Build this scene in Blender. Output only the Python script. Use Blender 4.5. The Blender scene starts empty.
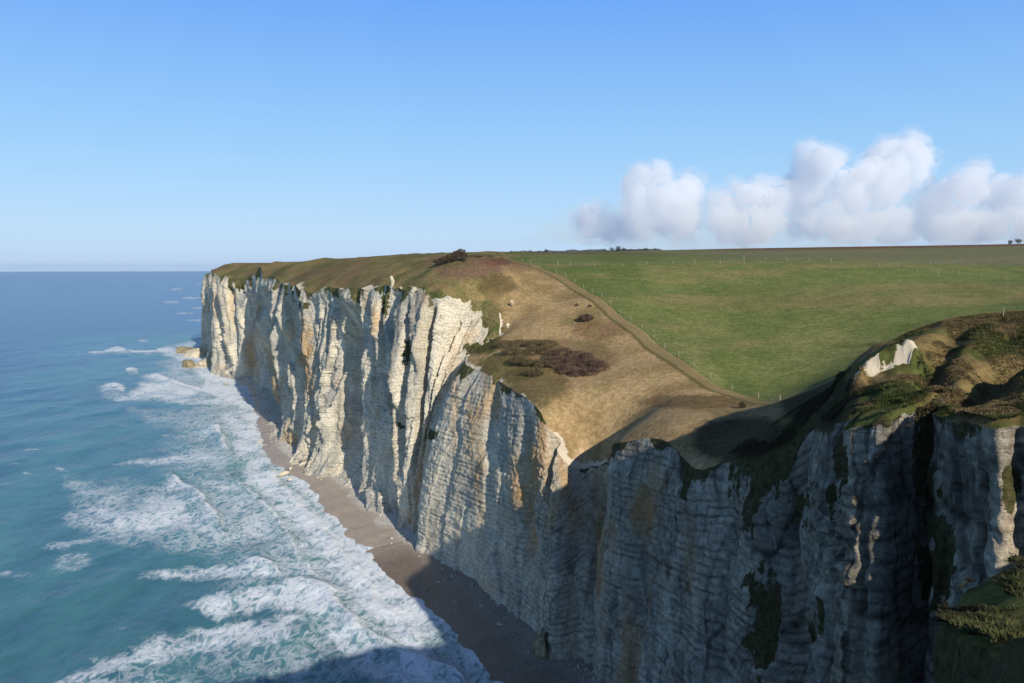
import bpy, math, random
import numpy as np
from mathutils import Vector, Matrix
from mathutils.geometry import delaunay_2d_cdt
from mathutils.kdtree import KDTree

rng = np.random.default_rng(7); random.seed(7)
sc = bpy.context.scene
COL = sc.collection
H = 85.0                      # eye height above the sea
F = 796.4                     # focal length in pixels of a 1024 px wide frame (28 mm)
PITCH = math.radians(5.35)
SUN_AZ = math.radians(27.5)   # shadows fall this far left of straight ahead
SUN_EL = math.radians(26)

# ------------------------------------------------------------------ helpers
def ray(px, py):
    u = (px-512.0)/F; v = (py-341.5)/F
    c, s = math.cos(PITCH), math.sin(PITCH)
    return np.array([u, c - v*s, -s - v*c])
def P(px, py, d):             # the point seen at (px,py) whose forward distance is d
    r = ray(px, py); r = r*(d/r[1]); return np.array([r[0], r[1], r[2]+H])
def S(px, py, z=0.0):         # the point seen at (px,py) that lies at height z
    r = ray(px, py); r = r*((z-H)/r[2]); return np.array([r[0], r[1], z])
def project(x, y, z):
    c, s = math.cos(PITCH), math.sin(PITCH)
    zz = z-H; dep = y*c - zz*s; dep = np.maximum(dep, 0.1)
    return 512+F*x/dep, 341.5+F*(-(y*s+zz*c))/dep

def _hash(ix, iy, iz):
    h = (ix.astype(np.uint32)*np.uint32(374761393)) ^ (iy.astype(np.uint32)*np.uint32(668265263)) ^ (iz.astype(np.uint32)*np.uint32(2246822519))
    h = (h ^ (h >> np.uint32(13)))*np.uint32(1274126177)
    h = (h ^ (h >> np.uint32(16)))*np.uint32(2654435761)
    return ((h >> np.uint32(8)) & np.uint32(0xFFFF)).astype(np.float32)/32767.5-1.0
def noise(x, y, z=0.0):
    x, y, z = np.broadcast_arrays(np.asarray(x, float), np.asarray(y, float), np.asarray(z, float))
    fx, fy, fz = np.floor(x), np.floor(y), np.floor(z)
    tx, ty, tz = x-fx, y-fy, z-fz
    tx, ty, tz = [t*t*t*(t*(t*6-15)+10) for t in (tx, ty, tz)]
    ix, iy, iz = [f.astype(np.int64)+100000 for f in (fx, fy, fz)]
    r = 0
    for a in (0, 1):
        wa = tx if a else 1-tx
        for b in (0, 1):
            wb = ty if b else 1-ty
            for c in (0, 1):
                wc = tz if c else 1-tz
                r = r + wa*wb*wc*_hash(ix+a, iy+b, iz+c)
    return r
def fbm(x, y, z=0.0, o=4, g=0.5):
    a = 1.0; r = 0; t = 0
    for k in range(o):
        r = r + a*noise(x*2.03**k+17.3*k, y*2.03**k-9.1*k, z*2.03**k+5.7*k); t += a; a *= g
    return r/t
def ridge(x, y, z=0.0, o=3):
    a = 1.0; r = 0; t = 0
    for k in range(o):
        r = r + a*(1-2*np.abs(noise(x*2.1**k+31*k, y*2.1**k, z*2.1**k))); t += a; a *= .5
    return r/t
def sstep(a, b, x):
    t = np.clip((x-a)/(b-a), 0, 1); return t*t*(3-2*t)
def mixc(a, b, t):
    return a*(1-t[..., None])+b*t[..., None]
C3 = lambda *c: np.array(c, float)

def mesh_obj(name, verts, faces, mat=None, smooth=True, parent=None, attrs=None):
    me = bpy.data.meshes.new(name)
    verts = np.asarray(verts, np.float32)
    if isinstance(faces, np.ndarray):
        n = faces.shape[1]
        me.vertices.add(len(verts)); me.vertices.foreach_set('co', verts.ravel())
        me.loops.add(faces.size); me.loops.foreach_set('vertex_index', faces.astype(np.int32).ravel())
        me.polygons.add(len(faces)); me.polygons.foreach_set('loop_start', np.arange(0, faces.size, n, dtype=np.int32))
        me.update(calc_edges=True)
    else:
        me.from_pydata([tuple(v) for v in verts], [], faces)
    me.validate()
    if attrs:
        for k, a in attrs.items():
            a = np.asarray(a, np.float32)
            if a.ndim == 2:
                at = me.color_attributes.new(k, 'FLOAT_COLOR', 'POINT')
                at.data.foreach_set('color', np.concatenate([a, np.ones((len(a), 1), np.float32)], 1).ravel())
            else:
                at = me.attributes.new(k, 'FLOAT', 'POINT'); at.data.foreach_set('value', a)
    me.polygons.foreach_set('use_smooth', np.full(len(me.polygons), smooth))
    ob = bpy.data.objects.new(name, me); COL.objects.link(ob)
    if mat: me.materials.append(mat)
    if parent: ob.parent = parent
    return ob
def tag(o, label=None, cat=None, group=None, kind=None):
    if label: o['label'] = label
    if cat: o['category'] = cat
    if group: o['group'] = group
    if kind: o['kind'] = kind
    return o
def empty(name, loc):
    o = bpy.data.objects.new(name, None); COL.objects.link(o); o.location = loc; return o
def grid_faces(nr, nc):
    i = np.arange(nr-1)[:, None]*nc + np.arange(nc-1)[None, :]
    return np.stack([i, i+1, i+nc+1, i+nc], -1).reshape(-1, 4)

class NT:                      # small node-tree builder
    def __init__(s, name):
        s.m = bpy.data.materials.new(name); s.m.use_nodes = True
        s.t = s.m.node_tree; s.t.nodes.clear()
        s.out = s.n('ShaderNodeOutputMaterial')
    def n(s, ty, **kw):
        nd = s.t.nodes.new(ty)
        for k, v in kw.items():
            if hasattr(nd, k): setattr(nd, k, v)
        return nd
    def set(s, sock, v):
        if isinstance(v, bpy.types.NodeSocket): s.t.links.new(v, sock)
        elif v is not None:
            if hasattr(sock.default_value, '__len__') and not hasattr(v, '__len__'): v = [v]*len(sock.default_value)
            if hasattr(v, '__len__') and len(v) == 3 and len(sock.default_value) == 4: v = (*v, 1)
            sock.default_value = v
    def math(s, op, a, b=None, c=None, clamp=False):
        nd = s.n('ShaderNodeMath', operation=op); nd.use_clamp = clamp
        s.set(nd.inputs[0], a)
        if b is not None: s.set(nd.inputs[1], b)
        if c is not None: s.set(nd.inputs[2], c)
        return nd.outputs[0]
    def mix(s, f, a, b, bt='MIX'):
        nd = s.n('ShaderNodeMix', data_type='RGBA', blend_type=bt)
        s.set(nd.inputs[0], f); s.set(nd.inputs[6], a); s.set(nd.inputs[7], b); return nd.outputs[2]
    def attr(s, name, out='Fac'):
        nd = s.n('ShaderNodeAttribute', attribute_name=name); return nd.outputs[out]
    def ramp(s, x, lo, hi):    # smooth 0..1
        nd = s.n('ShaderNodeMapRange', interpolation_type='SMOOTHSTEP')
        s.set(nd.inputs[0], x); nd.inputs[1].default_value = lo; nd.inputs[2].default_value = hi; return nd.outputs[0]
    def pos(s, sx=1, sy=1, sz=1):
        g = s.n('ShaderNodeNewGeometry'); m = s.n('ShaderNodeMapping')
        s.t.links.new(g.outputs['Position'], m.inputs[0]); m.inputs[3].default_value = (sx, sy, sz); return m.outputs[0]
    def noise(s, vec, scale=1, detail=4, rough=.55, dist=0):
        nd = s.n('ShaderNodeTexNoise'); s.set(nd.inputs['Vector'], vec)
        nd.inputs['Scale'].default_value = scale; nd.inputs['Detail'].default_value = detail
        nd.inputs['Roughness'].default_value = rough; nd.inputs['Distortion'].default_value = dist
        return nd.outputs[0]
    def bump(s, h, strength, dist=1, prev=None):
        nd = s.n('ShaderNodeBump'); s.set(nd.inputs['Height'], h)
        nd.inputs['Strength'].default_value = strength; nd.inputs['Distance'].default_value = dist
        if prev is not None: s.t.links.new(prev, nd.inputs['Normal'])
        return nd.outputs[0]
    def bsdf(s, col, rough=.9, normal=None, spec=.2, **kw):
        b = s.n('ShaderNodeBsdfPrincipled')
        s.set(b.inputs['Base Color'], col); s.set(b.inputs['Roughness'], rough)
        s.set(b.inputs['Specular IOR Level'], spec)
        if normal is not None: s.t.links.new(normal, b.inputs['Normal'])
        for k, v in kw.items(): s.set(b.inputs[k.replace('_', ' ')], v)
        s.t.links.new(b.outputs[0], s.out.inputs['Surface']); return b

# ------------------------------------------------------------------ coast line
# each station: (lip point, base point) ordered from the far end to behind the camera
ST = []
def st(lip, base): ST.append((np.array(lip, float), np.array(base, float)[:2]))
st((-60, 1700, 92), (-75, 1700))
st((-220, 1250, 92), (-238, 1250))
st((-318, 980, 90), (-330, 980))
st(P(206, 271, 850), P(208, 400, 846))
st(P(212, 270, 780), P(213, 400, 780))
st(P(217, 271, 655), S(221, 374))
st(P(249, 271, 606), S(250, 382))
st(P(264, 271, 530), S(266, 400))
st(P(281, 277, 428), S(279, 436))
st(P(302, 281, 368), S(300, 462))
st(P(330, 282, 340), S(328, 474))
st(P(350, 283, 318), S(352, 488))
st(P(390, 280, 290), S(390, 520))
st(P(416, 281, 272), S(407, 534))
st(P(450, 285, 262), (-30.5, 243))
st(P(487, 293, 270), (-29.5, 240))
st(P(499, 330, 258), (-28.5, 238))
st(P(465, 350, 240), S(421, 555))
st(P(483, 360, 226), S(448, 569))
st(P(502, 371, 213), S(502, 609))
st(P(545, 405, 186), S(538, 645))
st(P(570, 455, 178), (9, 163))
st(P(592, 474, 180), (15, 162))
st(P(606, 442, 172), (16, 156))
st(P(620, 434, 160), (17, 147))
st(P(665, 432, 148), (23, 134))
st(P(700, 467, 135), (28, 118))
st(P(760, 466, 118), (32, 102))
st(P(790, 455, 113), (36, 98))
st(P(822, 438, 95), (34, 86))
st(P(850, 406, 83), (33, 75))
st(P(888, 409, 80), (34, 68))
st(P(926, 402, 82), (41, 73))
st(P(960, 408, 73), (39, 64))
st(P(1012, 400, 67), (39, 55))
st((60, 62, 76), (56, 56))
st((54, 47, 71), (49, 45))
st((36, 43, 72), (33, 41))
st(P(955, 600, 39), (19, 37))
st((14.5, 23, 74.5), (12, 21))
st((6.5, 7, 80), (4, 7))
st((.2, .2, 83.1), (-1.5, .5))
st((1, -12, 84), (-4, -12))
st((16, -50, 86), (11, -50))
st((20, -150, 88), (10, -150))
st((-60, -420, 90), (-75, -420))
NS = len(ST)
def catmull(pts, per=40):
    pts = np.array(pts); ext = np.vstack([2*pts[0]-pts[1], pts, 2*pts[-1]-pts[-2]])
    out = []; par = []
    for i in range(1, len(ext)-2):
        p0, p1, p2, p3 = ext[i-1:i+3]
        # centripetal
        def tj(ti, a, b): return ti+max(np.linalg.norm(b-a), 1e-3)**.5
        t0 = 0; t1 = tj(t0, p0, p1); t2 = tj(t1, p1, p2); t3 = tj(t2, p2, p3)
        n = per
        for k in range(n):
            t = t1+(t2-t1)*k/n
            a1 = (t1-t)/(t1-t0)*p0+(t-t0)/(t1-t0)*p1; a2 = (t2-t)/(t2-t1)*p1+(t-t1)/(t2-t1)*p2
            a3 = (t3-t)/(t3-t2)*p2+(t-t2)/(t3-t2)*p3
            b1 = (t2-t)/(t2-t0)*a1+(t-t0)/(t2-t0)*a2; b2 = (t3-t)/(t3-t1)*a2+(t-t1)/(t3-t1)*a3
            out.append((t2-t)/(t2-t1)*b1+(t-t1)/(t2-t1)*b2); par.append(i-1+k/n)
    out.append(pts[-1]); par.append(len(pts)-1.0)
    return np.array(out), np.array(par)
lipC, par = catmull([a for a, b in ST])
baseC, _ = catmull([b for a, b in ST])
# resample with steps proportional to the distance from the camera
seg = np.linalg.norm(np.diff(lipC[:, :2], axis=0), axis=1)*.5+np.linalg.norm(np.diff(baseC, axis=0), axis=1)*.5
mid = (lipC[1:, :2]+lipC[:-1, :2])/2
dd = np.hypot(mid[:, 0], mid[:, 1])
stepsz = np.clip(dd*.0019, .16, 3.0); stepsz[mid[:, 1] < 0] = 2.0; stepsz[mid[:, 1] > 900] = 6.
cum = np.concatenate([[0], np.cumsum(seg/stepsz)])
NC = int(cum[-1])
q = np.linspace(0, cum[-1], NC)
lip = np.stack([np.interp(q, cum, lipC[:, k]) for k in range(3)], 1)
base = np.stack([np.interp(q, cum, baseC[:, k]) for k in range(2)], 1)
parq = np.interp(q, cum, par)
arc = np.interp(q, cum, np.concatenate([[0], np.cumsum(seg)]))
def smooth_curve(c, r):       # gaussian in arc length
    out = np.empty_like(c); 
    for i in range(len(c)):
        a = np.searchsorted(arc, arc[i]-2.5*r); b = np.searchsorted(arc, arc[i]+2.5*r)+1
        w = np.exp(-.5*((arc[a:b]-arc[i])/r)**2)*np.gradient(arc)[a:b] if False else np.exp(-.5*((arc[a:b]-arc[i])/r)**2)*garc[a:b]
        out[i] = (c[a:b]*w[:, None]).sum(0)/w.sum()
    return out
garc = np.gradient(arc)
avg = (lip[:, :2]+base)/2
sm = smooth_curve(avg, 9.0)
tg = np.gradient(sm, axis=0); tg /= np.linalg.norm(tg, axis=1)[:, None]
# the coast runs from far to near with the sea on the right-hand side of travel (-x)
nrm = np.stack([tg[:, 1], -tg[:, 0]], 1)
nrm = smooth_curve(nrm, 4.0); nrm /= np.linalg.norm(nrm, axis=1)[:, None]
print('coast columns', NC)

# ------------------------------------------------------------------ ground height
GC = [tuple(a) for a, b in ST]
def g(px, py, d): GC.append(tuple(P(px, py, d)))
for a in [(228, 263, 690), (262, 261, 560), (300, 261, 470), (345, 261, 400), (400, 260, 340), (430, 259, 320),
          (458, 258, 300), (480, 262, 290), (505, 262, 330), (500, 275, 288), (515, 300, 268), (540, 300, 272), (520, 262, 340),
          (545, 271, 312), (575, 284, 285), (600, 298, 262), (642, 330, 228), (684, 362, 200), (720, 388, 183), (752, 398, 174),
          (772, 404, 166), (560, 340, 234), (600, 370, 207), (600, 410, 186), (660, 405, 172), (520, 350, 229), (512, 322, 254),
          (620, 345, 222), (560, 380, 205), (640, 424, 163), (720, 424, 150), (765, 420, 138), (575, 415, 188), (592, 440, 184),
          (800, 385, 184), (800, 320, 236), (720, 330, 232), (860, 350, 204), (900, 300, 242), (1000, 303, 236), (700, 290, 280),
          (600, 266, 312), (700, 263, 322), (800, 262, 322), (893, 264, 312), (1024, 280, 284), (1024, 262, 345), (560, 268, 316),
          (700, 255, 480), (900, 254, 500), (560, 254, 600), (1024, 250, 560),
          (520, 254, 950), (620, 252, 950), (720, 249, 930), (850, 247, 930), (960, 246, 930), (1030, 244, 930), (1200, 240, 900),
          (1100, 275, 260), (1200, 270, 300),
          (815, 396, 108), (850, 366, 102), (880, 345, 108), (905, 332, 113), (960, 319, 118), (1024, 317, 120), (1090, 316, 120),
          (880, 378, 92), (895, 396, 86), (940, 368, 95), (1000, 362, 92), (1020, 375, 80), (960, 392, 82), (1100, 360, 90),
          (730, 445, 128), (775, 430, 118), (812, 418, 102)]:
    g(*a)
GC += [(-150, 1000, 93), (0, 1000, 97), (0, 1500, 92), (300, 1500, 95), (900, 1500, 100), (1600, 900, 118), (-40, 600, 94), (-120, 800, 93),
       (50, 135, 60), (62, 150, 64), (78, 160, 69), (100, 165, 73), (38, 150, 57), (130, 150, 78),
       (120, 100, 84), (200, 50, 93), (110, 0, 88), (60, 0, 83), (34, 24, 73), (26, 10, 78), (12, 2, 83.6), (1.5, -3, 83.4), (20, -20, 84),
       (22, -60, 87), (50, -80, 90), (40, -200, 92), (200, -200, 100), (0, -500, 98), (600, -300, 105), (70, 40, 78), (74, 62, 82),
       (400, 100, 98), (800, 300, 105), (1500, 0, 115), (1500, -800, 110)]
GC = np.array(GC)
CQ = 7.0; LAM = 1.2
def mq(a, b): 
    return -np.sqrt(((a[:, None, :]-b[None, :, :])**2).sum(-1)+CQ*CQ)
A_ = mq(GC[:, :2], GC[:, :2]); n_ = len(GC)
M_ = np.zeros((n_+3, n_+3)); M_[:n_, :n_] = A_+np.eye(n_)*LAM*-1*-1; M_[:n_, n_] = 1; M_[:n_, n_+1:] = GC[:, :2]
M_[n_, :n_] = 1; M_[n_+1:, :n_] = GC[:, :2].T
W_ = np.linalg.solve(M_, np.concatenate([GC[:, 2], [0, 0, 0]]))
def _res():
    z = G0(GC[:, 0], GC[:, 1])-GC[:, 2]
    for i in np.argsort(-np.abs(z))[:14]: print('ctrl', i, GC[i].round(1), 'res', z[i].round(2), [round(float(v)) for v in project(*GC[i])])
def G0(x, y):
    x = np.asarray(x, float).ravel(); y = np.asarray(y, float).ravel(); out = np.empty(len(x))
    for i in range(0, len(x), 20000):
        p = np.stack([x[i:i+20000], y[i:i+20000]], 1)
        out[i:i+20000] = mq(p, GC[:, :2])@W_[:n_]+W_[n_]+p@W_[n_+1:]
    return out
_res()
def near(x, y): return np.hypot(x, y)
def G(x, y):
    x = np.asarray(x, float).ravel(); y = np.asarray(y, float).ravel()
    z = G0(x, y); d = near(x, y)
    z = z+np.clip(d/600, .15, 1)*.9*fbm(x/60, y/60, 3.3, 3)*sstep(700, 300, d)
    z = z+sstep(30, -10, x)*sstep(232, 262, y)*sstep(900, 600, y)*(1.3*fbm(x/13, y/13, 6, 3)+.5*fbm(x/4, y/4, 2, 2))
    # rough hummocky turf on the tan slopes and on the near hill
    rough = sstep(150, 110, d)*sstep(3, 25, d)
    z = z+rough*(1.5*fbm(x/9, y/9, 1.0, 3)+.6*fbm(x/2.2, y/2.2, 8, 3))
    near_hill = (d < 150) & (x > 10) & (y > 40)
    if near_hill.any():
        xi, yi = x[near_hill], y[near_hill]; a0 = P(857, 388, 97)[:2]; b0 = P(914, 377, 96)[:2]
        u = ((xi-a0[0])*(b0-a0)[0]+(yi-a0[1])*(b0-a0)[1])/((b0-a0)@(b0-a0)); vdir = np.array([-(b0-a0)[1], (b0-a0)[0]])/np.linalg.norm(b0-a0)
        dd_ = (xi-a0[0])*vdir[0]+(yi-a0[1])*vdir[1]+.7*noise(xi/1.1, yi/1.1, 5)+.5*noise(xi/3, yi/3, 15)+1.2*(u-.5)**2*4
        z = z.copy(); z[near_hill] += 2.3*sstep(-.3, .3, dd_)*np.exp(-np.clip(dd_, 0, 99)/5)*sstep(-.25, .02, u)*sstep(1.22, .98, u)
        g1, _, _ = seg_dist(xi, yi, [P(1040, 338, 90)[:2], P(1000, 352, 90)[:2], P(985, 372, 84)[:2], P(972, 400, 78)[:2]])
        g2, _, _ = seg_dist(xi, yi, [P(960, 340, 104)[:2], P(935, 372, 95)[:2], P(928, 400, 87)[:2]])
        z[near_hill] -= 2.8*np.exp(-(g1/2.3)**2)+1.8*np.exp(-(g2/1.8)**2)
    return z
def cells(u, v, w_=1.0, seed=0.0):   # flat, tilted joint blocks: per-cell offset in -1..1 plus a random tilt
    fu, fv = np.floor(u), np.floor(v); best = np.full(u.shape, 1e9, np.float32); sec = best.copy(); val = np.zeros(u.shape, np.float32)
    for a in (-1, 0, 1):
        for b in (-1, 0, 1):
            iu, iv = (fu+a).astype(np.int64)+100000, (fv+b).astype(np.int64)+100000; sd = np.full(iu.shape, int(seed*977)+5, np.int64)
            ju = fu+a+.5+.42*_hash(iu, iv, sd); jv = fv+b+.5+.42*_hash(iu, iv, sd+1)
            d = np.abs(u-ju)**2+np.abs(v-jv)**2
            m = d < best
            o_ = _hash(iu, iv, sd+2)+1.1*_hash(iu, iv, sd+3)*(u-ju)+.5*_hash(iu, iv, sd+4)*(v-jv)
            sec = np.where(m, best, np.minimum(sec, d)); best = np.where(m, d, best); val = np.where(m, o_, val)
    if w_ is None: return np.sqrt(sec)-np.sqrt(best)
    return val
def seg_dist(px, py, poly):   # distance and signed side to a polyline, 2-D
    poly = np.asarray(poly, float); best = np.full(px.shape, 1e9); side = np.zeros(px.shape); tt = np.zeros(px.shape)
    for i in range(len(poly)-1):
        a, b = poly[i], poly[i+1]; ab = b-a; L2 = ab@ab+1e-9
        t = np.clip(((px-a[0])*ab[0]+(py-a[1])*ab[1])/L2, 0, 1)
        dx = px-a[0]-t*ab[0]; dy = py-a[1]-t*ab[1]; d = np.hypot(dx, dy)
        sd = np.sign(ab[0]*(py-a[1])-ab[1]*(px-a[0]))
        m = d < best; best = np.where(m, d, best); side = np.where(m, sd, side); tt = np.where(m, i+t, tt)
    return best, side, tt

# ------------------------------------------------------------------ cliff face
NR = 230
vv = np.linspace(0, 1, NR)
vv = vv**.93
lipd = np.hypot(lip[:, 0], lip[:, 1])
amp = np.interp(parq, [0, 4, 5, 13, 18, 21, 25, 29, 34, 37, 40, 45], [4, 4, 4.2, 3.4, 1.15, 1.3, 1.1, 1.7, 2.2, .9, .3, 2])
# explicit recesses on the far wall: pixel of the lip, half width in pixels, depth (m), top v, bottom v
REC = [(232, 3, 5, 1, .3), (249, 4.5, 9, .82, .0), (267, 8, 13, .95, 0), (285, 3, 6, .9, .2), (297, 3.5, 9, .85, .05), (320, 2.5, 5, 1, .5), (347, 10, 14, .95, .1),
       (380, 3, 6, 1, .5), (398, 4, 8, 1, .4), (411, 4, 8, .98, .3), (434, 5, 11, 1, .3), (457, 4.5, 9, 1, .35), (473, 3, 6, 1, .4)]
lpx, lpy = project(lip[:, 0], lip[:, 1], lip[:, 2])
ss, VV = np.meshgrid(arc, vv)            # rows = v
ARC18 = float(np.interp(19, parq, arc))
def strata_lines(bed):         # thin weathered-back courses between the chalk beds
    L = bed/1.15+.22*noise(ss/25, bed/6, 33); k = np.floor(L); f_ = L-k
    st_ = .35+.65*np.abs(_hash(k.astype(np.int64)+100000, np.full(k.shape, 3, np.int64), np.full(k.shape, 9, np.int64)))
    wob = .5+.16*noise(ss/1.6, k*1.7, 2)
    return np.exp(-((f_-wob)/.16)**2)*st_*sstep(-.45, .1, fbm(ss/6, k*2.3, 8, 3))
def face_disp():
    D = np.zeros_like(ss)
    lean = VV*1.0
    zz0 = base_z+VV*(lip[None, :, 2]-base_z)
    warp = .30*fbm(ss/26, zz0/22, 1.5, 3)
    D += amp[None]*(.95*ridge(ss/36+.34*noise(VV*2.0, ss/60)+.25*warp, VV*.8, 2.0, 2)-.3)
    farw = (sstep(4.6, 5.4, parq)*sstep(15.6, 14, parq))[None]
    us = ss/37+.22*noise(ss/55, VV*1.6, 12)+.10*fbm(ss/14, VV*2.2, 4, 3); fs_ = us-np.floor(us); saw = np.where(fs_ < .9, .5-fs_/.9, -.5+(fs_-.9)/.1)
    D += farw*7.5*saw*(.65+.5*noise(np.floor(us)*3.7, VV*1.2, 5))
    us = ss/13.5+.3*noise(ss/20, VV*2.5, 2)+.12*fbm(ss/5, VV*4, 8, 3); fs_ = us-np.floor(us); saw = np.where(fs_ < .88, .5-fs_/.88, -.5+(fs_-.88)/.12)
    D += farw*2.2*saw*(.5+.8*np.abs(noise(np.floor(us)*2.3, VV*2, 9)))
    D += amp[None]*.42*cells(ss/11+warp*1.2+.5*noise(zz0/18, ss/40, 3), zz0/38+.4*noise(ss/14, 1.1), 1, 1)
    flat = 1-.6*(sstep(16, 17.5, parq)*sstep(30, 28, parq))[None]
    D += flat*np.clip(amp[None]/3, .45, 1)*.62*cells(ss/4.3+warp*2, zz0/13+.6*noise(ss/6, 2.2), 1, 2)
    D += .26*flat*cells(ss/1.7+warp*2, zz0/3.6+.5*noise(ss/3, 4.2), 1, 3)
    D += .55*flat*fbm(ss/3.1, VV*9, 9.0, 4)*np.clip(amp[None]/2, .4, 1)
    # undercut and bedding: slightly stepped beds
    zz = base_z+VV*(lip[None, :, 2]-base_z)
    bed = zz+.3*noise(ss/40, VV*2, 2)-.055*np.clip(ss-ARC18, 0, 400)
    b = noise(bed/1.6, ss/30, 7); D += (.30+.35*sstep(220, 130, lipd[None]))*np.sign(b)*np.abs(b)**.6*(.5+.5*noise(ss/8, bed/2, 6))
    D += .12*noise(bed/.55, ss/9, 1)-.22*strata_lines(bed)
    D += .3*fbm(ss/.9, zz/.9, 3.0, 3)
    for px, hw, dep, vt, vb in REC:
        if True:
            m = (parq > 4.6) & (parq < 15.2)
            c = np.exp(-(np.abs(lpx-px)/hw)**3)*m
            # wider towards the foot, pointed at the top
            wv = 1.35-.75*VV
            c2 = np.exp(-(np.abs(lpx[None]-px-3.2*fbm(VV*4, px, 0, 4))/(hw*wv))**3)*m[None]
            vt = min(vt, .93); D -= dep*(1+.35*noise(VV*6, px, 4))*c2*sstep(vb-.12, vb+.12, VV)*sstep(vt+.04, vt-.12, VV)
    # the foot flares out in worn ledges
    D += 2.4*np.exp(-VV/.035)*(.6+.6*noise(ss/9, 3.3))
    D += np.interp(parq, [0, 8, 9.5, 11, 12, 50], [0, 0, 1, 1, .2, 0])[None]*7*np.exp(-VV/.12)*np.clip(noise(ss/14, 5.5)+.6, 0, 1)
    return D
base_z = 2.2
D = face_disp()
topfade = sstep(1.0, .90, VV)
D = D*(.28+.72*topfade)
def add_feature(D):
    # dark deep crevices of the near wall: (par centre, half width par, depth, v range)
    for pc, hw, dep, v0, v1, wig in [(32.0, .16, 5, .1, 1.05, .5), (32.0, .34, 8, -.2, .55, .5), (28.3, .30, 4.5, .3, 1.05, .2), (22.7, .28, 4.5, -.2, 1.0, .3), (24.7, .1, 1.2, 0, .8, .1),
                                (29.55, .18, 2.6, .4, 1.05, .15), (26.5, .16, 1.6, .2, .9, .1), (19.6, .14, 2.6, .2, .9, .1), (20.3, .16, 3.0, .3, 1.0, .1), (18.75, .10, 2.2, .2, 1, .1), (34.0, .14, 2.2, .4, 1.0, .1), (30.6, .1, 1.2, .3, .9, .15), (33.4, .1, 1.2, .2, .9, .15)]:
        x = (parq[None]-pc-wig*fbm(VV*5, pc, 0, 4))/hw*(1+.5*noise(VV*9, pc*3))
        D -= dep*np.exp(-np.abs(x)**2.4)*sstep(v0, v0+.15, VV)*sstep(v1+.1, v1-.05, VV)
    # hollows with plants on the near wall
    return D
D = add_feature(D)
PE = VV**np.interp(parq, [0, 12.6, 14, 17.5, 21, 22.5, 45], [1.15, 1.15, 2.3, 2.6, 2.4, 1.3, 1.15])[None]
bx = base[None, :, 0]+(lip[None, :, 0]-base[None, :, 0])*PE
by = base[None, :, 1]+(lip[None, :, 1]-base[None, :, 1])*PE
FX = bx+nrm[None, :, 0]*D; FY = by+nrm[None, :, 1]*D
lipz = G(FX[-1], FY[-1])
# ragged lip: the chalk stands up and down a little
BROWH = np.interp(lipd, [0, 60, 150, 250, 400], [.5, .9, 1.6, 4.0, 6.0])
ragn = np.clip(fbm(arc/8, 2.2, 7, 3)*2.0+.3, 0, 1)*np.interp(parq, [0, 15, 17, 45], [.7, .7, .3, .3])
lipz = lipz-BROWH*(1-.75*ragn)
lipz = np.where(lipd > 300, smooth_curve(lipz[:, None], 3.0)[:, 0], lipz)
FZ = base_z-2.5+VV*(lipz[None]-base_z+2.5)
depth_below = lipz[None]-FZ
NF = grid_faces(NR, NC)

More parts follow.
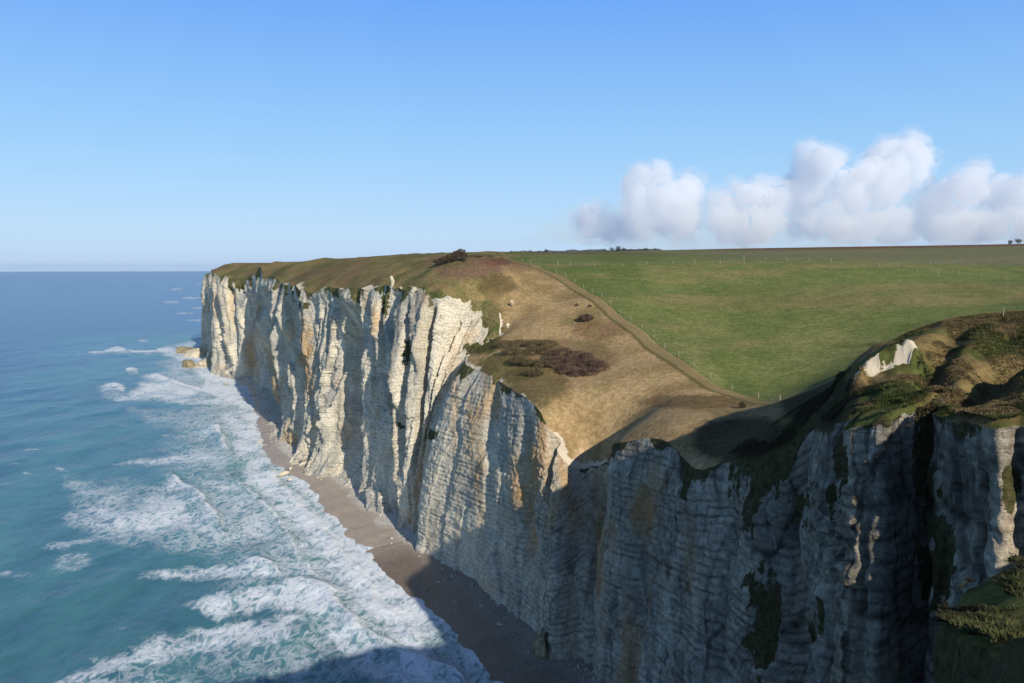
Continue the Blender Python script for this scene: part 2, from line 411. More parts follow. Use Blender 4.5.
# chalk colours -------------------------------------------------------------
PX, PY = project(FX, FY, FZ)
dist = np.hypot(FX, FY)
def face_cols():
    n1 = fbm(FX/11, FY/11, FZ/14, 4); n2 = fbm(FX/3, FY/3, FZ/30, 4); n3 = fbm(FX/30, FY/30, FZ/40, 3)
    cream = C3(.80, .73, .57); grey = C3(.50, .49, .42); white = C3(.83, .78, .64)
    c = mixc(np.broadcast_to(cream, FX.shape+(3,)), grey, sstep(-.15, .55, n1+.35*n2))
    c = mixc(c, white, sstep(.1, .6, n3-n1*.4)*.7)
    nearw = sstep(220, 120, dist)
    c = mixc(c, C3(.29, .27, .225)*np.ones_like(c), nearw*(.72+.25*sstep(-.3, .3, n2)))  # near chalk dirtier, and darkened further to deepen the wall's shade
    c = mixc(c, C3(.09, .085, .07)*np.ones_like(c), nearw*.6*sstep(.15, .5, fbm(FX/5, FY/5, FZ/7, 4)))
    # vertical run-off stains
    streak = sstep(.12, .5, fbm(ss/2.2, VV*1.2, 11, 3)+.25*n3)
    c = mixc(c, C3(.42, .36, .26)*np.ones_like(c), streak*.45)
    # flint beds: thin dark courses
    zz_ = base_z+VV*(lip[None, :, 2]-base_z)
    bed = zz_+.3*noise(ss/40, VV*2, 2)-.055*np.clip(ss-ARC18, 0, 400)
    nw_ = sstep(230, 130, dist)
    fl = strata_lines(bed)*sstep(900, 350, dist)
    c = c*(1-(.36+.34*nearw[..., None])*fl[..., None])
    zz_ = base_z+VV*(lip[None, :, 2]-base_z); wp_ = .30*fbm(ss/26, zz_/22, 1.5, 3)
    j1 = sstep(.14, .0, cells(ss/4.3+wp_*2, zz_/13+.6*noise(ss/6, 2.2), None, 2)); j2 = sstep(.12, .0, cells(ss/1.7+wp_*2, zz_/3.6+.5*noise(ss/3, 4.2), None, 3))
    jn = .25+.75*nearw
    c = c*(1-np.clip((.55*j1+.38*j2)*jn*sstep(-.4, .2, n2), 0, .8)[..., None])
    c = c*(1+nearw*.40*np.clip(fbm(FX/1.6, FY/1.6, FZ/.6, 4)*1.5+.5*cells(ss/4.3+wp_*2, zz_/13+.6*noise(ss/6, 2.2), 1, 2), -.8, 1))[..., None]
    # orange iron stains
    warm = sstep(.28, .6, fbm(ss/12, FZ/25, 21, 3))*.5
    for px, py, rx, ry, a in [(252, 355, 7, 28, .8), (243, 385, 6, 12, .7), (306, 352, 6, 34, .95), (309, 385, 4, 20, .8), (375, 320, 6, 16, .7), (505, 335, 7, 10, 1), (532, 470, 10, 36, .9), (541, 440, 6, 50, .8), (515, 480, 8, 30, .8), (480, 470, 5, 60, .6), (565, 470, 6, 40, .7), (470, 430, 5, 45, .6),
                              (521, 495, 7, 14, 1), (645, 510, 14, 30, 1), (575, 515, 12, 20, .7), (690, 560, 8, 60, .4), (655, 480, 10, 20, .6), (365, 300, 6, 12, .4), (232, 300, 4, 30, .5),
                              (1000, 420, 10, 8, .5), (455, 400, 5, 60, .55), (545, 460, 7, 50, .6), (600, 560, 5, 70, .8), (598, 490, 8, 40, .5)]:
        e = ((PX-px-3*noise(FZ/4, px))/rx)**2+((PY-py)/ry)**2
        warm = np.maximum(warm, a*np.exp(-e**1.5)*(.7+.3*n2))
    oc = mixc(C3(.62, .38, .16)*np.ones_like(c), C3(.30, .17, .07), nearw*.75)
    c = mixc(c, oc, np.clip(warm*1.25, 0, 1))
    return c, n1, n2
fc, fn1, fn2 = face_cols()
# plants: hanging turf under the lip and patches on ledges
hang = .5+4.5*np.clip(fbm(ss/6, 3.1, 0, 4)+.15, 0, 1)*1.9*np.clip(lipd[None]/250, .35, 1.5)
hang = hang*np.interp(parq, [0, 17, 18, 21, 24, 25, 29, 30, 35, 37], [1, 1, .5, .4, .5, 1.2, 2.2, 1.0, 1, 2.5])[None]
vgn = fbm(FX/1.2, FY/1.2, FZ/2.2, 3)
veg = sstep(0, -1.2, depth_below-hang-1.6*fn2-1.2*fn1)
for px, py, rx, ry in [(430, 290, 7, 14), (400, 425, 5, 4), (431, 435, 5, 5), (408, 352, 5, 12), (765, 610, 16, 50), (818, 620, 8, 22), (760, 470, 26, 50), (796, 505, 12, 25),
                       (840, 470, 8, 40), (930, 560, 20, 60), (925, 450, 12, 60), (1012, 480, 9, 22), (830, 500, 6, 20), (385, 300, 4, 22), (480, 350, 14, 6), (500, 300, 8, 8),
                       (1000, 640, 60, 30), (602, 450, 18, 12), (307, 306, 4, 3)]:
    e = ((PX-px)/rx)**2+((PY-py)/ry)**2
    veg = np.maximum(veg, sstep(1.1, .5, e+1.8*fn2+1.3*fn1+1.5*vgn))
veg = np.maximum(veg, (parq[None] > 36)*sstep(.1, -.2, fn2+.5-VV))
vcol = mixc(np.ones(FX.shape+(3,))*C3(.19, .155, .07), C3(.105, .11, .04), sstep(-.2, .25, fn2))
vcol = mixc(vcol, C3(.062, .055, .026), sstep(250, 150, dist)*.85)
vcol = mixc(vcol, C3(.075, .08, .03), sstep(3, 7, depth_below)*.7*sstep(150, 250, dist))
cliff_v = np.stack([FX, FY, FZ], -1).reshape(-1, 3)

def cliff_material():
    m = NT('chalk_rock')
    col = m.attr('col', 'Color'); veg = m.attr('veg')
    p = m.pos(); pz = m.pos(.35, .35, 2.2)
    fine = m.noise(p, 1.3, 6, .65); strata = m.noise(pz, .8, 5, .6, .3); streaks = m.noise(m.pos(1.6, 1.6, .12), 1, 4, .6)
    c = m.mix(1, col, m.mix(m.ramp(fine, .3, .7), (.72, .70, .66), (1.12, 1.1, 1.06)), 'MULTIPLY')
    c = m.mix(m.ramp(strata, .60, .68), c, m.mix(1, c, (.62, .60, .56), 'MULTIPLY'))
    c = m.mix(m.math('MULTIPLY', m.ramp(streaks, .55, .75), .5), c, m.mix(1, c, (.62, .55, .44), 'MULTIPLY'))
    gn = m.noise(p, 1.1, 5, .7); gn2 = m.noise(p, .25, 3)
    green = m.mix(m.ramp(gn, .35, .65), m.mix(1, m.attr('vegcol', 'Color'), (.6, .62, .6), 'MULTIPLY'), m.mix(1, m.attr('vegcol', 'Color'), (1.35, 1.3, 1.25), 'MULTIPLY'))
    green = m.mix(m.math('MULTIPLY', m.ramp(gn2, .45, .65), .5), green, m.mix(1, green, (.75, 1.0, .6), 'MULTIPLY'))
    vf = m.ramp(m.math('ADD', veg, m.math('MULTIPLY', m.math('SUBTRACT', fine, .5), 2.4)), .42, .66)
    c = m.mix(vf, c, green)
    h = m.math('ADD', m.math('MULTIPLY', strata, .8), m.math('MULTIPLY', fine, .7))
    b = m.bump(h, .9, .9)
    vor = m.n('ShaderNodeTexVoronoi', feature='DISTANCE_TO_EDGE'); m.set(vor.inputs['Vector'], m.pos(.8, .8, 1.6)); vor.inputs['Scale'].default_value = .9
    b = m.bump(m.ramp(vor.outputs[0], 0, .1), .35, .3, b)
    m.bsdf(c, .95, b, .1)
    return m.m
MC = cliff_material()
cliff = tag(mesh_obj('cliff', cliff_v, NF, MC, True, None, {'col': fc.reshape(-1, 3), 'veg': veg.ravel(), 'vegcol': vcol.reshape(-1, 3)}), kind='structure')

# ------------------------------------------------------------------ ground sheet (constrained triangulation up to the lip)
lipx, lipy = FX[-1].copy(), FY[-1].copy()
fence_px = [(512, 262, 350), (520, 265, 335), (545, 273, 312), (560, 279, 298), (575, 285, 285), (600, 299, 262), (620, 313, 244), (642, 331, 228), (662, 348, 213), (684, 363, 200), (720, 389, 183), (752, 399, 174), (775, 404, 165), (800, 404, 160)]
fence_w = np.array([P(*a)[:2] for a in fence_px])
fence_w = np.vstack([fence_w[:1]+np.array([-10, 120]), fence_w, [[66, 152], [76, 142], [92, 136], [150, 130], [400, 110]]])
def ground_points():
    pts = []
    r = 2.5
    while r < 2500:
        if r < 60: dr, da = 1.2, math.radians(1.2)
        elif r < 135: dr, da = .55, math.radians(.26)
        elif r < 380: dr, da = r*.0085, math.radians(.42)
        else: dr, da = r*.02, math.radians(.6)
        a0, a1 = math.radians(-30), math.radians(37)
        an = np.arange(a0, a1, da)
        if r < 135 and r >= 60: an = np.arange(math.radians(8), a1, da)
        pts.append(np.stack([r*np.sin(an+da*.5*(len(pts) % 2)), r*np.cos(an+da*.5*(len(pts) % 2))], 1)); r += dr
    r = 4.
    while r < 2500:            # the part outside the view, coarse
        an = np.arange(math.radians(37.5), math.radians(330), math.radians(3.5))
        pts.append(np.stack([r*np.sin(an), r*np.cos(an)], 1)); r *= 1.07
    p = np.vstack(pts)
    p = p+rng.normal(0, 1, p.shape)*np.clip(np.hypot(p[:, 0], p[:, 1])*.001, .05, 1)[:, None]
    return p
gp = ground_points()
poly = np.stack([lipx, lipy], 1)
outer = np.array([(3000, -420), (3000, 1700)])
ring = np.vstack([poly, [(-60, -2400), (2600, -2400), (2600, 2600), (-60, 2600)]])
def inside(pts, poly):
    res = np.zeros(len(pts), bool)
    x, y = pts[:, 0], pts[:, 1]
    for i in range(len(poly)):
        a = poly[i]; b = poly[(i+1) % len(poly)]
        if a[1] == b[1]: continue
        cnd = (a[1] > y) != (b[1] > y)
        idx = np.nonzero(cnd)[0]
        xi = (b[0]-a[0])*(y[idx]-a[1])/(b[1]-a[1])+a[0]
        res[idx[x[idx] < xi]] ^= True
    return res
gp = gp[(gp[:, 0] < 2590) & (gp[:, 1] < 2590) & (gp[:, 1] > -2390)]
gp = gp[inside(gp, ring)]
kd = KDTree(len(poly))
for i, p_ in enumerate(poly): kd.insert((p_[0], p_[1], 0), i)
kd.balance()
ld = np.array([kd.find((a[0], a[1], 0))[2] for a in gp])
gp = gp[ld > np.clip(np.hypot(gp[:, 0], gp[:, 1])*.002, .25, 3)]
print('ground points', len(gp))
nr_ = len(ring)
import time; t0 = time.time()
allp = [Vector((float(a[0]), float(a[1]))) for a in np.vstack([ring, gp])]
edges = [(i, (i+1) % nr_) for i in range(nr_)]
res = delaunay_2d_cdt(allp, edges, [], 0, 1e-5)
gv = np.array([(v.x, v.y) for v in res[0]])
tri = np.array(res[2], np.int32)
cen = gv[tri].mean(1)
tri = tri[inside(cen, ring)]
print('cdt', time.time()-t0, len(gv), len(tri))
gx, gy = gv[:, 0], gv[:, 1]
gz = G(gx, gy)
lipdist = np.array([kd.find((a, b, 0))[2] for a, b in zip(gx, gy)])
gd = np.hypot(gx, gy)
lipi = np.array([kd.find((a, b, 0))[1] for a, b in zip(gx, gy)])
bh = BROWH[lipi]*(1-.75*ragn[lipi]*np.exp(-lipdist/1.2))
gz = gz-bh*np.exp(-lipdist/np.clip(BROWH[lipi]*1.1, .5, 9))
gz[:NC] = FZ[-1]
gpx, gpy = project(gx, gy, gz)
scx = np.array([P(857, 388, 97)[:2], P(914, 377, 96)[:2]]); scd, _, sct = seg_dist(gx, gy, scx)
fd, fs, ft = seg_dist(gx, gy, fence_w)
sdf = fd*fs                     # positive towards the field (left of travel far->near is +x)
inlandm = sstep(0, 3, lipdist)

def ground_cols():
    n1 = fbm(gx/25, gy/25, 1, 4); n2 = fbm(gx/6, gy/6, 2, 4); n3 = fbm(gx/90, gy/90, 3, 3); n4 = fbm(gx/1.7, gy/1.7, 4, 3)
    tan_ = C3(.43, .305, .16); tan2 = C3(.33, .23, .115); olive = C3(.23, .18, .08); brown = C3(.095, .06, .035)
    one = np.ones((len(gx), 3))
    c = mixc(one*tan_, tan2, sstep(-.3, .4, n2+.4*n1))
    c = mixc(c, olive, sstep(.1, .6, n1*.8+n2*.5)*.7)
    # turf brow of the far cliffs
    far = sstep(300, 350, gd)
    far = np.maximum(far, sstep(515, 470, gpx)*sstep(245, 262, gd))
    fcol = mixc(one*C3(.235, .185, .085), C3(.135, .135, .05), sstep(-.25, .25, n2+n1*.6))
    fcol = mixc(fcol, C3(.19, .12, .07), sstep(.15, .5, noise(gx/14, gy/14, 9))*.6)
    c = mixc(c, fcol, far)
    def blob(px, py, rx, ry, colr, a, nz=.6):
        nonlocal c
        e = ((gpx-px)/rx)**2+((gpy-py)/ry)**2+nz*n2+nz*.6*n4
        c = mixc(c, colr*one, a*sstep(1.25, .75, e)*(gd < 420))
    blob(470, 268, 34, 11, C3(.17, .105, .075), .8)          # heath
    blob(500, 262, 22, 4, C3(.15, .07, .05), .8)
    blob(452, 262, 20, 5, C3(.13, .115, .045), .7)
    blob(497, 285, 20, 10, C3(.11, .085, .035), .8)
    blob(518, 268, 12, 6, C3(.26, .165, .085), .8)          # bare patch
    blob(492, 322, 12, 22, C3(.12, .095, .04), .8)
    blob(505, 368, 34, 14, C3(.13, .11, .042), .85)
    blob(478, 345, 20, 10, C3(.06, .065, .02), .9)
    blob(540, 385, 30, 20, C3(.11, .09, .035), .7)
    blob(570, 356, 46, 16, C3(.17, .12, .06), .6)
    blob(600, 330, 26, 9, C3(.17, .10, .05), .6)
    blob(700, 402, 60, 7, C3(.15, .10, .045), .7)
    blob(582, 462, 8, 16, C3(.60, .44, .28), .9, .2)         # bare chalk chute
    blob(612, 437, 10, 5, C3(.50, .36, .22), .8, .2)
    # near hill
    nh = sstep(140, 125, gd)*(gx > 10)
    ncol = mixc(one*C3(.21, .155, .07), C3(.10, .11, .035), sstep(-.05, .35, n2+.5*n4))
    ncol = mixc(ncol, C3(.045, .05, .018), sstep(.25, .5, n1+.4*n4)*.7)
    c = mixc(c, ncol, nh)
    blob(895, 396, 34, 14, C3(.055, .085, .02), .8)
    c = mixc(c, mixc(C3(.115, .12, .04)*one, C3(.06, .055, .022), sstep(-.2, .3, n4+n2)), sstep(62, 55, gd)*(gy > 5)*(gx > 5))
    blob(745, 440, 55, 24, C3(.05, .04, .022), .85, .3)  # hill's shaded flank painted dark into the turf, here and next line
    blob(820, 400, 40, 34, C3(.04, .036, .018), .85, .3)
    # chalky soil right at the lip
    return c, n1, n2, n3, n4
gcol, n1, n2, n3, n4 = ground_cols()
one = np.ones((len(gx), 3))
fieldc = mixc(one*C3(.14, .172, .052), C3(.172, .187, .065), sstep(-.4, .5, n3))
fieldc = mixc(fieldc, C3(.24, .20, .09), .75*sstep(.0, .5, fbm(gx/70, gy/14, 5, 3)))
fieldc = mixc(fieldc, C3(.095, .135, .033), .5*sstep(.0, .5, fbm(gx/14, gy/50, 8, 3)))
for cx_, cy_, rx_, ry_, a_ in [(700, 300, 60, 5, .5), (840, 303, 120, 7, .6), (900, 288, 90, 4, .4), (680, 325, 40, 4, .4), (730, 345, 60, 4, .35), (800, 340, 60, 3, .3), (960, 300, 60, 5, .5)]:
    fieldc = mixc(fieldc, C3(.25, .20, .09), a_*np.exp(-((gpx-cx_)/rx_)**2-((gpy-cy_+.02*(gpx-cx_)+3*n1)/ry_)**2)*(gd < 400))
midf = sstep(326, 334, gy-.0*gx+.02*gx*0)*sstep(-30, 0, gx-20)   # beyond the cross fence: stubble-green
greyg = mixc(one*C3(.16, .165, .075), C3(.18, .17, .09), sstep(-.3, .3, n3))
fieldc = mixc(fieldc, greyg, sstep(322, 330, gy)*sstep(60, 110, gx))
fieldc = mixc(fieldc, C3(.15, .08, .045), sstep(640, 700, gy)*sstep(120, 260, gx))
fieldc = mixc(fieldc, C3(.12, .12, .045), sstep(330, 420, gy)*sstep(140, 60, gx))
# tussocky dark rows beside the near hill
fieldc = mixc(fieldc, C3(.06, .06, .02), .8*np.exp(-((gpx-890)/60)**2-((gpy-335)/22)**2)*sstep(-.2, .2, np.sin(gpy*1.1+gx*.4)+n2)*(gd < 230))
tong = fbm(gx/6, gy/6, 2, 3)
chalkm = sstep(1., .2, lipdist/np.clip(5.5*tong-.3, .05, 9)/np.clip(gd/200, .6, 2.2))*np.where(gd > 166, 1, .25)*sstep(520, 380, gd)*sstep(.0, .12, tong)
chalkm = chalkm*(gd > 62); chalkm = np.maximum(chalkm, sstep(.85, .5, scd+.3*noise(gx*1.1, gy*1.1, 2)+.25*n4)*(.8+.3*noise(gx*1.6, gy*1.6, gz*1.6)))
def ground_material():
    m = NT('turf_ground')
    col = m.attr('col', 'Color'); fcl = m.attr('fieldcol', 'Color'); sd = m.attr('sdf'); ch = m.attr('chalk')
    p = m.pos()
    nf = m.noise(p, .9, 6, .7); nm = m.noise(p, .16, 5, .6); ns = m.noise(p, 3.5, 5, .7)
    w = m.math('ADD', sd, m.math('MULTIPLY', m.math('SUBTRACT', nm, .5), 1.6))
    fm = m.ramp(w, .1, .5)
    c = m.mix(m.ramp(nf, .35, .68), m.mix(1, col, (.70, .68, .62), 'MULTIPLY'), m.mix(1, col, (1.2, 1.17, 1.1), 'MULTIPLY'))
    c = m.mix(m.math('MULTIPLY', m.ramp(ns, .52, .7), .5), c, m.mix(1, c, (.55, .55, .5), 'MULTIPLY'))
    c = m.mix(m.math('MULTIPLY', m.ramp(nm, .5, .65), .35), c, m.mix(1, c, (.8, .95, .7), 'MULTIPLY'))
    # trodden path just seaward of the fence, worn strip beside it
    strip = m.math('MULTIPLY', m.ramp(w, -3.4, -3.0), m.ramp(w, .3, -.2))
    c = m.mix(m.math('MULTIPLY', strip, .7), c, (.22, .17, .075))
    path = m.math('MULTIPLY', m.ramp(w, -4.0, -3.4), m.ramp(w, -2.2, -2.9))
    c = m.mix(m.math('MULTIPLY', path, .62), c, (.065, .07, .02))
    f = m.mix(m.ramp(nf, .35, .65), m.mix(1, fcl, (.72, .74, .7), 'MULTIPLY'), m.mix(1, fcl, (1.2, 1.18, 1.12), 'MULTIPLY'))
    rows = m.noise(m.pos(.5, 2.2, 1), .35, 4, .6)
    f = m.mix(m.ramp(rows, .35, .65), m.mix(1, f, (.86, .9, .86), 'MULTIPLY'), m.mix(1, f, (1.14, 1.08, 1.1), 'MULTIPLY'))
    f = m.mix(m.ramp(nm, .3, .7), m.mix(1, f, (.85, .9, .85), 'MULTIPLY'), m.mix(1, f, (1.15, 1.1, 1.1), 'MULTIPLY'))
    c = m.mix(fm, c, f)
    c = m.mix(m.ramp(m.math('ADD', ch, m.math('MULTIPLY', m.math('SUBTRACT', nf, .5), 1.2)), .45, .65), c, (.62, .53, .38))
    b = m.bump(m.math('ADD', nf, m.math('MULTIPLY', ns, .4)), .5, .5)
    m.bsdf(c, 1, b, .05)
    return m.m
MG = ground_material()
gfield = sdf.copy()
gfield[(gd < 128)] = -8
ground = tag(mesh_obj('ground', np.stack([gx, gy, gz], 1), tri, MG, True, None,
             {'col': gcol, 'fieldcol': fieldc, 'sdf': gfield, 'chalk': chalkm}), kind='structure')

# ------------------------------------------------------------------ beach
bs = smooth_curve(base, 7.0)
sel = np.arange(0, NC, 3)
tg2 = np.gradient(bs, axis=0); nb = np.stack([tg2[:, 1], -tg2[:, 0]], 1); nb /= np.linalg.norm(nb, axis=1)[:, None]
tb = np.concatenate([[-14, -8, -4, -2], np.arange(0, 45, .55)])
BX = bs[sel, 0][None]+nb[sel, 0][None]*tb[:, None]; BY = bs[sel, 1][None]+nb[sel, 1][None]*tb[:, None]
TB = np.broadcast_to(tb[:, None], BX.shape)
cusp = 2.2*noise(arc[sel]/17, 1.5)+1.3*noise(arc[sel]/6, 4.5)
width = np.interp(parq[sel], [0, 5, 7, 9, 11, 13, 15, 18, 20, 22, 25, 46], [3, 4, 8, 11, 15, 17, 16, 16, 15, 13, 8, 4])
BZ = 2.3*(1-(TB-cusp[None])/width[None]); BZ = np.where(TB < 0, 2.4, np.minimum(BZ, 2.4))
BZ += .12*fbm(BX/2.5, BY/2.5, 1, 3)+.25*fbm(BX/9, BY/9, 2, 2)
BZ = np.maximum(BZ, -2.5)
beach_shade = np.broadcast_to(sstep(15.6, 17.5, parq[sel])[None], BX.shape)  # near end kept wet-brown and darkened to stand in for cliff shade
def beach_material():
    m = NT('wet_shingle')
    g_ = m.n('ShaderNodeNewGeometry'); s_ = m.n('ShaderNodeSeparateXYZ'); m.t.links.new(g_.outputs['Position'], s_.inputs[0])
    z = s_.outputs[2]; p = m.pos(); n = m.noise(p, 1.5, 6, .7); nl = m.noise(p, .12, 3)
    zz = m.math('ADD', z, m.math('MULTIPLY', m.math('SUBTRACT', nl, .5), 1.6))
    dry = m.mix(m.ramp(n, .3, .7), (.44, .40, .33), (.66, .61, .52)); wet_shade = m.mix(m.ramp(n, .3, .7), (.31, .245, .185), (.50, .41, .31))
    wm = m.math('MULTIPLY', m.ramp(zz, 1.2, 1.9), m.math('SUBTRACT', 1.0, m.math('MULTIPLY', m.attr('wet_shade'), .85)))
    wet_shade = m.mix(m.attr('wet_shade'), wet_shade, m.mix(1, wet_shade, (.5, .47, .45), 'MULTIPLY'))  # shade painted into the sand colour at the near end
    c = m.mix(wm, wet_shade, dry)
    r = m.math('ADD', m.math('MULTIPLY', wm, .5), .42)
    m.bsdf(c, r, m.bump(n, .4, .25), .35)
    return m.m
beach = tag(mesh_obj('beach', np.stack([BX, BY, BZ], -1).reshape(-1, 3), grid_faces(len(tb), len(sel)), beach_material(), True, None, {'wet_shade': beach_shade.ravel()}), kind='structure')

# ------------------------------------------------------------------ sea
def sea():
    az = np.concatenate([np.arange(-180, -42, 4), np.arange(-42, 6, .11), np.arange(6, 180.1, 4)])
    pys = np.arange(271.2, 760, 1.25)
    el = PITCH+np.arctan((pys-341.5)/F)
    r1 = H/np.tan(el); r1 = r1[(r1 > 0) & (r1 < 16500)]
    rr = np.concatenate([[17000], r1, [110, 80, 50, 25, 5]])
    A, R = np.meshgrid(np.radians(az), rr)
    X = R*np.sin(A); Y = R*np.cos(A)
    px, py = project(X, Y, 0*X)
    infront = Y > 20
    # waves roll in from the left: swell with crests roughly along the view
    lb = KDTree(len(sel))
    bpts = bs[sel]
    for i, p_ in enumerate(bpts): lb.insert((p_[0], p_[1], 0), i)
    lb.balance()
    shore = np.full(X.shape, 999.); Xr, Yr, Sr = X.ravel(), Y.ravel(), shore.ravel()
    idx = np.nonzero((np.hypot(Xr, Yr) < 1600) & (Yr > 0))[0]
    for i in idx: Sr[i] = lb.find((Xr[i], Yr[i], 0))[2]
    shore = Sr.reshape(X.shape)
    inout = inside(np.stack([Xr, Yr], 1)[idx], np.vstack([bs, [(3000, -420), (3000, 1700)]]))
    tmp = shore.ravel(); tmp[idx[inout]] = 0; shore = tmp.reshape(X.shape)
    foam = np.zeros(X.shape); Z = np.zeros(X.shape)
    wn = fbm(X/14, Y/14, 2, 4); wl = fbm(X/50, Y/50, 5, 3)
    wf = fbm(X/4, Y/4, 12, 3); wpx = px+(9*wn+5*wf)*np.clip(300/np.hypot(X, Y), .2, 1.5); wpy = py+(4*wl+3*wf)*np.clip(300/np.hypot(X, Y), .2, 1.5)
    def crest(poly, back, dens, wid=3., h=.0, ang=None):
        """breaker: white lip along the polyline, lacy foam trailing to its seaward (left) side"""
        nonlocal foam, Z
        d, s, t = seg_dist(wpx, wpy, poly)
        n = len(poly)-1; endf = sstep(0, .25*n, t)*sstep(n, .8*n, t)*.8+.2
        lipm = np.exp(-(d/wid)**2)*endf
        foam = np.maximum(foam, 1.05*lipm*dens)
        tr = np.where(s > 0, np.exp(-d/back), np.exp(-d/(wid*.7)))*endf
        foam = np.maximum(foam, dens*.72*tr)
        Z += h*np.where(s > 0, np.exp(-(d/(wid*3.2))**2), np.exp(-(d/(wid*1.1))**2))*endf*infront
    def patch(poly, dens, soft=8):
        nonlocal foam
        pp = np.array(poly, float)
        flat = np.stack([wpx.ravel(), wpy.ravel()], 1)
        ins = inside(flat, pp).reshape(px.shape)
        d, s, t = seg_dist(wpx, wpy, np.vstack([pp, pp[:1]]))
        sd = np.where(ins, d, -d)
        foam = np.maximum(foam, dens*sstep(-soft*.5, soft, sd))
    # travel order: from top to bottom; seaward side = left in the picture
    crest([(158, 478), (172, 476), (186, 486), (200, 498), (214, 515), (227, 540)], 42, .80, 3.2, 1.3)
    patch([(60, 512), (75, 498), (120, 500), (150, 486), (180, 486), (222, 538), (190, 541), (150, 540), (118, 538), (95, 520)], .66, 14)
    crest([(205, 428), (217, 427), (222, 438), (232, 455)], 16, .9, 2.4, 1.0)
    patch([(150, 436), (215, 427), (224, 438), (190, 440)], .62, 6)
    patch([(90, 465), (140, 458), (205, 450), (235, 458), (215, 466), (150, 468)], .55, 7)
    crest([(95, 389), (112, 385), (123, 387), (127, 394)], 12, .9, 1.8, .8)
    crest([(138, 379), (155, 376), (170, 381), (196, 390), (225, 398)], 14, .9, 2.2, .8)
    patch([(100, 396), (128, 393), (140, 382), (170, 380), (205, 393), (250, 402), (262, 412), (225, 408), (160, 402), (120, 402)], .72, 6)
    crest([(75, 354), (115, 351), (150, 352), (180, 347)], 3, .85, 1.2, .5)
    crest([(104, 351), (118, 348), (128, 351)], 4, 1, 1.5, .7)
    crest([(124, 371), (132, 369), (140, 372)], 5, 1, 1.5, .7)
    crest([(108, 390), (116, 386), (123, 391)], 6, 1, 2, .7)
    patch([(150, 353), (165, 346), (182, 346), (190, 352), (205, 362), (212, 372), (185, 366), (165, 356)], .62, 4)
    for a, b, w in [(172, 302, 12), (192, 298, 14), (185, 313, 16), (200, 308, 10), (196, 320, 10), (143, 341, 5), (62, 469, 6), (30, 472, 7), (207, 330, 5), (176, 289, 9), (200, 283, 7)]:
        foam = np.maximum(foam, .55*np.exp(-((wpx-a)/w)**2-((wpy-b)/1.5)**2))
    # middle surf
    crest([(225, 470), (240, 480), (258, 500), (275, 520), (290, 545), (312, 575), (335, 600)], 22, .66, 3, .6)
    crest([(222, 402), (240, 412), (252, 432), (262, 455), (285, 490), (318, 530), (352, 570), (385, 610), (420, 640)], 14, .9, 2.6, .5)
    crest([(205, 386), (228, 392), (246, 404), (262, 424)], 10, .85, 1.8, .4)
    patch([(60, 470), (150, 476), (225, 470), (250, 500), (270, 560), (200, 560), (120, 552), (60, 530)], .40, 18)
    patch([(110, 400), (190, 405), (240, 420), (250, 460), (215, 450), (150, 430)], .36, 14)
    patch([(90, 655), (180, 625), (300, 600), (345, 640), (400, 700), (90, 700)], .30, 18)
    patch([(215, 405), (245, 410), (268, 440), (290, 480), (335, 520), (378, 545), (420, 565), (440, 600), (430, 640), (445, 683), (475, 720), (420, 720), (380, 640), (350, 600),
           (315, 560), (275, 520), (240, 480), (228, 440)], .78, 16)
    patch([(170, 470), (232, 462), (270, 510), (300, 560), (240, 545), (215, 500)], .50, 14)
    patch([(120, 580), (180, 567), (262, 560), (282, 570), (270, 584), (200, 584)], .58, 9)
    crest([(232, 566), (258, 562), (275, 568), (280, 580)], 20, .85, 2.8, .9)
    patch([(180, 606), (240, 590), (300, 578), (340, 592), (352, 612), (330, 622), (270, 612), (215, 622)], .74, 10)
    crest([(270, 590), (300, 582), (330, 592), (350, 618), (372, 640)], 30, .9, 3.5, 1.1)
    patch([(30, 690), (90, 668), (150, 645), (215, 622), (320, 612), (290, 640), (210, 652), (140, 672), (90, 690)], .68, 12)
    crest([(345, 618), (370, 640), (410, 655), (450, 672), (480, 700)], 26, .9, 3.5, .9)
    patch([(350, 600), (380, 640), (440, 665), (480, 720), (430, 720), (350, 665), (318, 630)], .62, 10)
    patch([(205, 372), (225, 380), (262, 405), (262, 416), (225, 404), (200, 392)], .8, 4)
    # swash along the sand
    foam = np.maximum(foam, .85*sstep(26, 12, shore)*(shore > 0)*(np.hypot(X, Y) < 900)*(Y > 100))
    foam = np.maximum(foam, .5*sstep(60, 25, shore+14*wl)*(Y > 640)*(Y < 1400))
    foam = np.maximum(foam, (.40+.15*wl)*sstep(75, 30, shore+8*wn)*(shore > 0)*(np.hypot(X, Y) < 700)*(Y > 120))
    # faint streaks far out
    d2 = np.hypot(X, Y)
    foam = np.maximum(foam, .33*sstep(.3, .7, wn+.5*wl)*sstep(900, 350, d2))
    # swell
    th = math.radians(35)
    u = X*math.cos(th)-Y*math.sin(th)*.55
    sw = np.sin(u/5.2+2.2*wl+1.2*noise(X/70, Y/30, 3))*(.5+.5*noise(X/40, Y/60, 7))
    Z += (.42*sw+.28*wn)*sstep(2600, 500, d2)*(.35+.65*sstep(8, 50, shore))
    Z += .16*fbm(X/4, Y/4, 9, 2)*sstep(600, 250, d2)
    # water colours: teal over the shallow ground, deep blue far out
    deep = C3(.022, .10, .21); teal = C3(.055, .165, .195); shallow = C3(.08, .21, .21)
    o = np.ones(X.shape+(3,))
    c = mixc(o*teal, deep, sstep(180, 1100, d2+200*fbm(X/300, Y/500, 1, 3)))
    c = mixc(c, C3(.03, .155, .175), sstep(.1, .5, fbm(X/350, Y/160, 4, 3))*sstep(300, 800, d2)*sstep(4500, 1500, d2)*.7)  # teal noise patches stand in for cloud shadow and light on the water
    c = mixc(c, shallow, sstep(75, 15, shore+20*wl)*.7)
